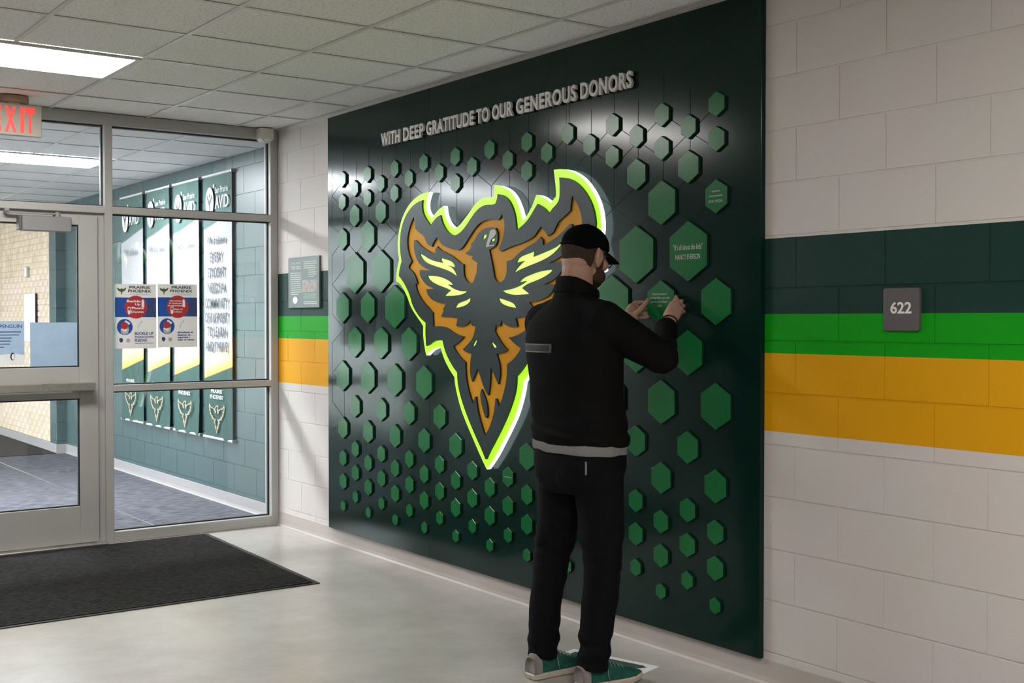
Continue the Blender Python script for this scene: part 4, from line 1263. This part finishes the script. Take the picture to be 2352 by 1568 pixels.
core = [loft([ring(-.578, -4.03, .84, .10, .15), ring(-.58, -4.025, 1.0, .11, .15), ring(-.588, -4.018, 1.2, .12, .16), ring(-.595, -4.012, 1.38, .115, .165), ring(-.595, -4.012, 1.46, .08, .12), ring(-.590, -4.018, 1.50, .055, .06)])]
legs = limb([HIPL, KNEL, ANKL], [.075, .052, .038]) + limb([HIPR, KNER, ANKR], [.075, .052, .038]) + [ball(HIPL, .085), ball(HIPR, .085)]
for a in (ANKL, ANKR):
    legs += limb([(a[0] - .02, a[1], .065), (a[0] + .09, a[1] - .004, .052), (a[0] + .125, a[1] - .005, .042)], [.030, .022, .014])
arms = limb([SHL, ELL, WRL], [.056, .042, .030]) + limb([SHR, ELR, WRR], [.056, .042, .030])

def finger(pts, r0, r1):
    n = len(pts)
    rs = [r0 + (r1 - r0) * i / (n - 1) for i in range(n)]
    return limb(pts, rs, n=12)
def blob(pts, rs): return limb(pts, rs, n=16)
# right hand: palm behind the plaque's right edge, fingertips on its rim, thumb on its face
TE = -3.916
RH = []
RH += blob([WRR, (-.132, -4.078, 1.442)], [.029, .030])
RH += blob([(-.128, -4.060, 1.448), (-.092, -4.046, 1.492)], [.024, .017]) + blob([(-.130, -4.084, 1.446), (-.085, -4.066, 1.488)], [.022, .017]) + blob([(-.126, -4.092, 1.438), (-.083, -4.082, 1.472)], [.020, .015])
RH += blob([(-.120, -4.070, 1.455), (-.088, -4.062, 1.485)], [.026, .018])
RH += finger([(-.092, -4.044, 1.494), (-.066, -4.040, 1.520), (-.046, -4.018, 1.527), (-.038, -4.008, 1.524)], .0098, .0076)
RH += finger([(-.086, -4.062, 1.490), (-.056, -4.060, 1.508), (-.040, -4.032, 1.506), (-.034, -4.012, 1.500)], .0098, .0078)
RH += finger([(-.084, -4.076, 1.478), (-.053, -4.070, 1.487), (-.038, -4.040, 1.482), (-.034, -4.013, 1.476)], .0092, .0074)
RH += finger([(-.086, -4.087, 1.462), (-.060, -4.080, 1.464), (-.044, -4.052, 1.459), (-.036, -4.015, 1.455)], .0082, .0066)
RH += finger([(-.126, -4.062, 1.445), (-.104, -4.028, 1.458), (-.078, -4.004, 1.474), (-.056, -3.990, 1.486)], .0130, .0088)
# left hand: thumb along the plaque's left edge, fingers curled under it
LH = []
LH += blob([WRL, (-.138, -3.826, 1.440)], [.029, .029])
LH += blob([(-.136, -3.812, 1.446), (-.098, -3.795, 1.486)], [.023, .016]) + blob([(-.134, -3.832, 1.440), (-.092, -3.806, 1.468)], [.022, .016]) + blob([(-.130, -3.845, 1.430), (-.092, -3.822, 1.448)], [.019, .014])
LH += blob([(-.124, -3.820, 1.448), (-.094, -3.804, 1.470)], [.024, .017])
LH += finger([(-.098, -3.793, 1.488), (-.070, -3.788, 1.505), (-.048, -3.806, 1.507), (-.036, -3.823, 1.504)], .0096, .0076)
LH += finger([(-.092, -3.798, 1.474), (-.058, -3.790, 1.484), (-.040, -3.804, 1.482), (-.034, -3.822, 1.480)], .0096, .0076)
LH += finger([(-.090, -3.808, 1.458), (-.056, -3.798, 1.462), (-.040, -3.810, 1.459), (-.034, -3.826, 1.457)], .0092, .0074)
LH += finger([(-.090, -3.820, 1.446), (-.062, -3.812, 1.440), (-.046, -3.824, 1.440), (-.040, -3.838, 1.443)], .0082, .0066)
LH += finger([(-.132, -3.838, 1.446), (-.110, -3.862, 1.470), (-.082, -3.864, 1.496), (-.056, -3.856, 1.518)], .0128, .0086)
body_vf = skin_surface(head + neck + core + legs + arms + RH + LH, .0042, 3, .5)
obj('body', body_vf, MS['skin'], person, True)

# --- hair, beard, eyes
def shell(c, r, keep, th=0.0):
    V, Fc = ellipsoid(hp_(*c), (hf * r[0], hl * r[1], hu * r[2]), 110, 90)
    loc = []
    for p in V:
        d = Vector(p) - HC
        loc.append((d.dot(hf), d.dot(hl), d.dot(hu)))
    Fk = [f for f in Fc if all(keep(*loc[i]) for i in f)]
    ids = sorted({i for f in Fk for i in f})
    mp = {i: k for k, i in enumerate(ids)}
    return [V[i] for i in ids], [tuple(mp[i] for i in f) for f in Fk]
def thick(vf, t, center):
    """give an open shell real thickness towards a centre"""
    V, Fc = vf
    bm = bmesh.new()
    bv = [bm.verts.new(p) for p in V]
    for f in Fc: bm.faces.new([bv[i] for i in f])
    bmesh.ops.solidify(bm, geom=bm.faces[:], thickness=t)
    bmesh.ops.recalc_face_normals(bm, faces=bm.faces[:])
    return from_bm(bm)
hr = shell((-.010, 0, .020), (.0985, .0795, .100), lambda f_, l_, u_: -.052 - .12 * max(0, f_) < u_ < .055 and f_ < -.014)
obj('hair', thick(hr, .004, None), MS['hair'], person, True)
bd = skin_surface([hell((.050, 0, -.088), (.042, .046, .030)), hell((.044, .040, -.068), (.040, .022, .034)), hell((.044, -.040, -.068), (.040, .022, .034)), hell((.030, .060, -.030), (.014, .012, .044)), hell((.030, -.060, -.030), (.014, .012, .044)),
                   hell((.086, 0, -.043), (.013, .027, .006)), hell((.078, .026, -.060), (.018, .010, .022)), hell((.078, -.026, -.060), (.018, .010, .022))], .004, 3)
obj('beard', bd, MS['beard'], person, True)
for s in (-1, 1):
    obj('eye', hell((.072, s * .031, .008), (.0115, .0115, .0115)), MS['eye'], person, True)

# --- cap
cap_bm = shell((-.006, 0, .040), (.1035, .0850, .0870), lambda f_, l_, u_: u_ > .024 + .30 * min(0, f_ + .02) + .012 * (f_ > .05))
capo = obj('cap', thick(cap_bm, .004, None), MS['cap'], person, True)
capo['label'] = 'black baseball cap'
br = []
for j in range(7):
    rr = j / 6
    row = []
    for i in range(25):
        t = math.radians(-74 + 148 * i / 24)
        f0, l0 = -.006 + .101 * math.cos(t), .083 * math.sin(t)
        ext = .078 * (math.cos(t) ** .7 if math.cos(t) > 0 else 0) * rr
        row.append(tuple(hp_(f0 + ext, l0 * (1 + .04 * rr), .036 - .020 * rr - 2.2 * l0 * l0 - .008 * rr * rr)))
    br.append(row)
V = [p for row in br for p in row]
Fc = [(j * 25 + i, j * 25 + i + 1, (j + 1) * 25 + i + 1, (j + 1) * 25 + i) for j in range(6) for i in range(24)]
obj('brim', thick((V, Fc), .0055, None), MS['cap'], capo, True)
obj('top_button', hell((-.006, 0, .1275), (.008, .008, .004)), MS['cap'], capo, True)
def cap_pt(t, p, k=1.012):   # t azimuth, p elevation
    return hp_(-.006 + .1035 * k * math.cos(p) * math.cos(t), .085 * k * math.cos(p) * math.sin(t), .040 + .087 * k * math.sin(p))
for a in range(6):
    t = PI / 6 + a * PI / 3
    obj('seam', tube([cap_pt(t, p * PI / 24, 1.002) for p in range(0, 12)], .0012, 6), MS['cap'], capo)
obj('strap', tube([cap_pt(PI + q * .12, -.06, 1.015) for q in range(-4, 5)], .0055, 6), MS['cap'], capo)
obj('buckle', vbox(*[tuple(v) for v in (cap_pt(PI - .45, -.02) - Vector((.004, .004, .010)), cap_pt(PI - .45, -.02) + Vector((.004, .004, .010)))]), MS['band'], capo)

# --- glasses
gl = empty('glasses', hp_(.1, 0, 0), person)
gl['label'] = 'round black framed glasses'
for s in (-1, 1):
    c = (.101, s * .034, -.002)
    P = [hp_(c[0] - .006 * abs(math.cos(t)), c[1] + .026 * math.cos(t), c[2] + .022 * math.sin(t)) for t in [2 * PI * i / 24 for i in range(24)]]
    obj('rim', tube(P, .0022, 6, True), MS['frame'], gl, True)
    lv = [tuple(hp_(c[0] - .003, c[1] + .025 * math.cos(t), c[2] + .021 * math.sin(t))) for t in [2 * PI * i / 24 for i in range(24)]]
    lv2 = [tuple(Vector(q) + hf * .0015) for q in lv]
    obj('lens', loft([lv, lv2]), MS['lensglass'], gl)
    obj('temple', tube([hp_(.093, s * .060, .008), hp_(.060, s * .078, .010), hp_(.010, s * .088, .010), hp_(-.010, s * .088, .002), hp_(-.020, s * .087, -.012)], .0022, 6), MS['frame'], gl, True)
obj('bridge', tube([hp_(.100, -.010, .004), hp_(.104, 0, .007), hp_(.100, .010, .004)], .002, 6), MS['frame'], gl, True)

# --- jacket
rt = math.radians(6)
jk = [loft([ring(-.575, -4.030, .952, .158, .198, rt, tilt=.05), ring(-.577, -4.028, 1.00, .160, .199, rt), ring(-.580, -4.025, 1.08, .158, .192, rt), ring(-.586, -4.020, 1.17, .157, .190, rt), ring(-.590, -4.014, 1.28, .158, .202, rt),
            ring(-.597, -4.014, 1.36, .150, .206, rt), ring(-.600, -4.014, 1.42, .132, .192, rt), ring(-.598, -4.015, 1.465, .105, .150, rt), ring(-.592, -4.018, 1.505, .082, .098, rt), ring(-.585, -4.020, 1.535, .078, .080, rt, tx=-.2), ring(-.582, -4.022, 1.550, .070, .072, rt, tx=-.4)])]
jk += limb([SHL, ELL], [.084, .062]) + limb([ELL, (-.185, -3.835, 1.402)], [.060, .045], (True, False))
jk += limb([SHR, ELR], [.086, .064]) + limb([ELR, (-.178, -4.098, 1.398)], [.061, .046], (True, False))
jk += blob([(-.60, -3.95, 1.45), SHL], [.080, .082]) + blob([(-.60, -4.08, 1.45), SHR], [.080, .084])
jk_vf = skin_surface(jk, .006, 5)
def jfold(p):
    q = Vector((p.x * 5, p.y * 5, p.z * 16))
    n = noise.noise(q) * .010 * max(0, min(1, (1.20 - p.z) / .2))
    arm = max(0, min(1, (p.x + .47) / .08))
    n += arm * noise.noise(Vector((p.x * 30, p.y * 18, p.z * 24))) * .007
    n += noise.noise(p * 9) * .003
    n += .007 * math.exp(-((p.z - (.990 + .12 * (p.y + 4.03))) / .014) ** 2) - .005 * math.exp(-((p.z - (1.012 + .12 * (p.y + 4.03))) / .010) ** 2)
    if p.z > 1.53: n *= .2
    return n
jk_vf = displace(jk_vf, jfold)
jko = obj('jacket', jk_vf, MS['jacket'], person, True)
jko['label'] = 'plain black zip jacket with a small grey band on the back'
jb = bvh_of(jk_vf)
def patch(bv, cx, cy, t0, t1, z0, z1, off, nt=14, nz=5, rad=.5):
    V, Fc = [], []
    for j in range(nz + 1):
        for i in range(nt + 1):
            t = t0 + (t1 - t0) * i / nt
            z = z0 + (z1 - z0) * j / nz
            d = Vector((math.cos(t), math.sin(t), 0))
            h = bv.ray_cast(Vector((cx, cy, z)) + d * rad, -d)
            q = h[0] if h[0] else Vector((cx, cy, z)) + d * .16
            V.append(tuple(q + d * off))
    Fc = [(j * (nt + 1) + i, j * (nt + 1) + i + 1, (j + 1) * (nt + 1) + i + 1, (j + 1) * (nt + 1) + i) for j in range(nz) for i in range(nt)]
    return thick((V, Fc), .0015, None)
obj('back_band', patch(jb, -.59, -4.015, math.radians(118), math.radians(198), 1.303, 1.338, .002), MS['band'], jko, True)
# collar
cr = [ring(-.585, -4.020, 1.525, .084, .088, rt, 32, 0, -.15), ring(-.579, -4.022, 1.566, .079, .082, rt, 32, .0, -.48), ring(-.579, -4.022, 1.567, .071, .074, rt, 32, 0, -.48), ring(-.585, -4.020, 1.525, .073, .076, rt, 32, 0, -.15)]
obj('collar', skin_surface([loft(cr + [cr[0]], False)], .004, 2), MS['jacket'], jko, True)
for wp_, dr in (((-.178, -4.098, 1.398), Vector((-.174, -.160, -.115))), ((-.185, -3.835, 1.402), Vector((-.215, .09, -.147)))):
    d = dr.normalized()
    a = Vector(wp_)
    obj('cuff', tube([a + d * .030, a + d * .004, a - d * .004], [.0475, .0475, .0450], 24), MS['jacket'], jko, True)

# --- T-shirt hem showing under the jacket
def hemz(i, n): return 0
ts = []
for z, a, b in ((.918, .1535, .192), (.922, .1560, .1945), (.96, .1560, .1945), (1.0, .150, .188)):
    ts.append(ring(-.575, -4.030, z, a, b, rt, 48, .05))
ts_vf = displace(loft(ts, False), lambda p: .003 * math.sin(p.x * 60 + p.y * 45))
obj('t_shirt', thick(ts_vf, .003, None), MS['shirt'], person, True)['label'] = 'pale grey shirt hem showing below the jacket'

# --- trousers
tr = [loft([ring(-.578, -4.030, .995, .140, .180, rt), ring(-.576, -4.030, .93, .149, .188, rt), ring(-.575, -4.030, .86, .155, .190, rt), ring(-.575, -4.030, .79, .140, .175, rt), ring(-.577, -4.030, .755, .10, .13, rt)])]
tr += limb([HIPL, (-.592, -3.918, .66), KNEL], [.100, .088, .072]) + limb([KNEL, (-.640, -3.890, .28), (-.652, -3.888, .078)], [.071, .066, .061], (True, False))
tr += limb([HIPR, (-.556, -4.135, .66), KNER], [.104, .092, .076]) + limb([KNER, (-.573, -4.138, .28), (-.588, -4.124, .078)], [.075, .069, .063], (True, False))
tr += [ball((-.645, -3.965, .84), .085), ball((-.640, -4.085, .84), .088)]
tr_vf = skin_surface(tr, .006, 5)
def tfold(p):
    n = noise.noise(Vector((p.x * 9, p.y * 9, p.z * 26))) * .010 * (math.exp(-((p.z - .52) / .14) ** 2) + math.exp(-((p.z - .15) / .09) ** 2))
    n += noise.noise(p * 7) * .004
    n += .0022 * math.sin(p.z * 70 + p.y * 20) * math.exp(-((p.z - .14) / .06) ** 2)
    return n
tr_vf = displace(tr_vf, tfold)
tro = obj('trousers', tr_vf, MS['trousers'], person, True)
tb = bvh_of(tr_vf)
obj('pocket_zip', patch(tb, -.575, -4.03, math.radians(237), math.radians(239), .842, .893, .002, 2, 6), MS['shirt'], tro)

# --- wrist band
wb_c = Vector((-.150, -4.086, 1.420))
ax_ = (Vector(WRR) - Vector(ELR)).normalized()
u_ = ax_.cross(Vector((0, 0, 1))).normalized()
v_ = ax_.cross(u_)
obj('wristband', tube([wb_c + (u_ * math.cos(t) + v_ * math.sin(t)) * .0345 + ax_ * .006 * math.sin(t) for t in [2 * PI * i / 32 for i in range(32)]], .0030, 8, True), MS['frame'], person, True)

# --- shoes
def shoe(hx, hy, ang, L, side):
    sh = empty('shoe', (hx, hy, 0), person)
    sh['label'] = 'green suede sneaker with cream sole and grey heel'
    ca, sa = math.cos(ang), math.sin(ang)
    def T(s, t, z):      # s along the foot from the heel, t to the foot's left
        return (hx + s * ca - t * sa, hy + s * sa + t * ca, z)
    prof = [(0, .026), (.03, .034), (.08, .036), (.14, .040), (.19, .047), (.23, .047), (.265, .038), (.287, .022), (.295, .008)]
    k = L / .295
    outl = [(s * k, wv) for s, wv in prof] + [(s * k, -wv * .94) for s, wv in prof[::-1]]
    lo = [T(s, t, .006 + .014 * max(0, (s - .21 * k) / (.085 * k)) ** 2) for s, t in outl]
    mid = [T(s * 1.0 + (-.004 if s < .02 else .0), t * 1.05, .022 + .012 * max(0, (s - .2 * k) / (.09 * k)) ** 2) for s, t in outl]
    hi = [T(s + (.010 if s < .02 else 0), t * .96, .036 - .006 * math.sin(PI * s / L)) for s, t in outl]
    base = [T(s * .985 + .003, t * .92, 0.0022 + .016 * max(0, (s - .2 * k) / (.09 * k)) ** 2) for s, t in outl]
    obj('sole', loft([base, lo, mid, hi]), MS['sole'], sh)
    rows = []
    secs = [(.006, .030, .088), (.03, .034, .104), (.07, .036, .106), (.11, .038, .104), (.14, .041, .090), (.17, .044, .076), (.205, .045, .064), (.24, .042, .056), (.268, .033, .048), (.285, .019, .040)]
    for s, wv, h in secs:
        r_ = []
        for i in range(13):
            t = PI * i / 12
            r_.append(T(s * k, wv * math.copysign(abs(math.cos(t)) ** .7, math.cos(t)), .030 + (h - .030) * math.sin(t) ** .75))
        rows.append(r_)
    V = [p for r_ in rows for p in r_]
    n = 13
    Fc = [(j * n + i, j * n + i + 1, (j + 1) * n + i + 1, (j + 1) * n + i) for j in range(len(rows) - 1) for i in range(n - 1)]
    Fc += [tuple(range(n)), tuple(range((len(rows) - 1) * n, len(rows) * n))[::-1]]
    up = obj('upper', (V, Fc), MS['suede'], sh, True)
    hb = []
    for s, wv, h in secs[:3]:
        r_ = []
        for i in range(13):
            t = PI * i / 12
            r_.append(T(s * k * .55 - .0045, (wv + .0018) * math.copysign(abs(math.cos(t)) ** .7, math.cos(t)), .031 + (h - .030) * math.sin(t) ** .75))
        hb.append(r_)
    V = [p for r_ in hb for p in r_]
    Fc = [(j * n + i, j * n + i + 1, (j + 1) * n + i + 1, (j + 1) * n + i) for j in range(2) for i in range(n - 1)] + [tuple(range(n))]
    obj('heel_patch', (V, Fc), MS['heel'], sh, True)
    for q in range(5):
        s = (.115 + .019 * q) * k
        h = .105 - .0082 * q
        obj('lace', tube([T(s, .030, h - .020), T(s + .003, .016, h - .004), T(s + .004, 0, h + .002), T(s + .003, -.016, h - .004), T(s, -.030, h - .020)], .0030, 6), MS['lace'], sh, True)
    obj('lace', tube([T(.115 * k, -.018, .100), T(.112 * k, -.036, .075), T(.110 * k, -.044, .050), T(.113 * k, -.046, .034)], .0026, 6), MS['lace'], sh, True)
    return sh
shoe(-.722, -3.900, math.radians(2), .298, 1)
shoe(-.652, -4.118, math.radians(-5), .300, -1)
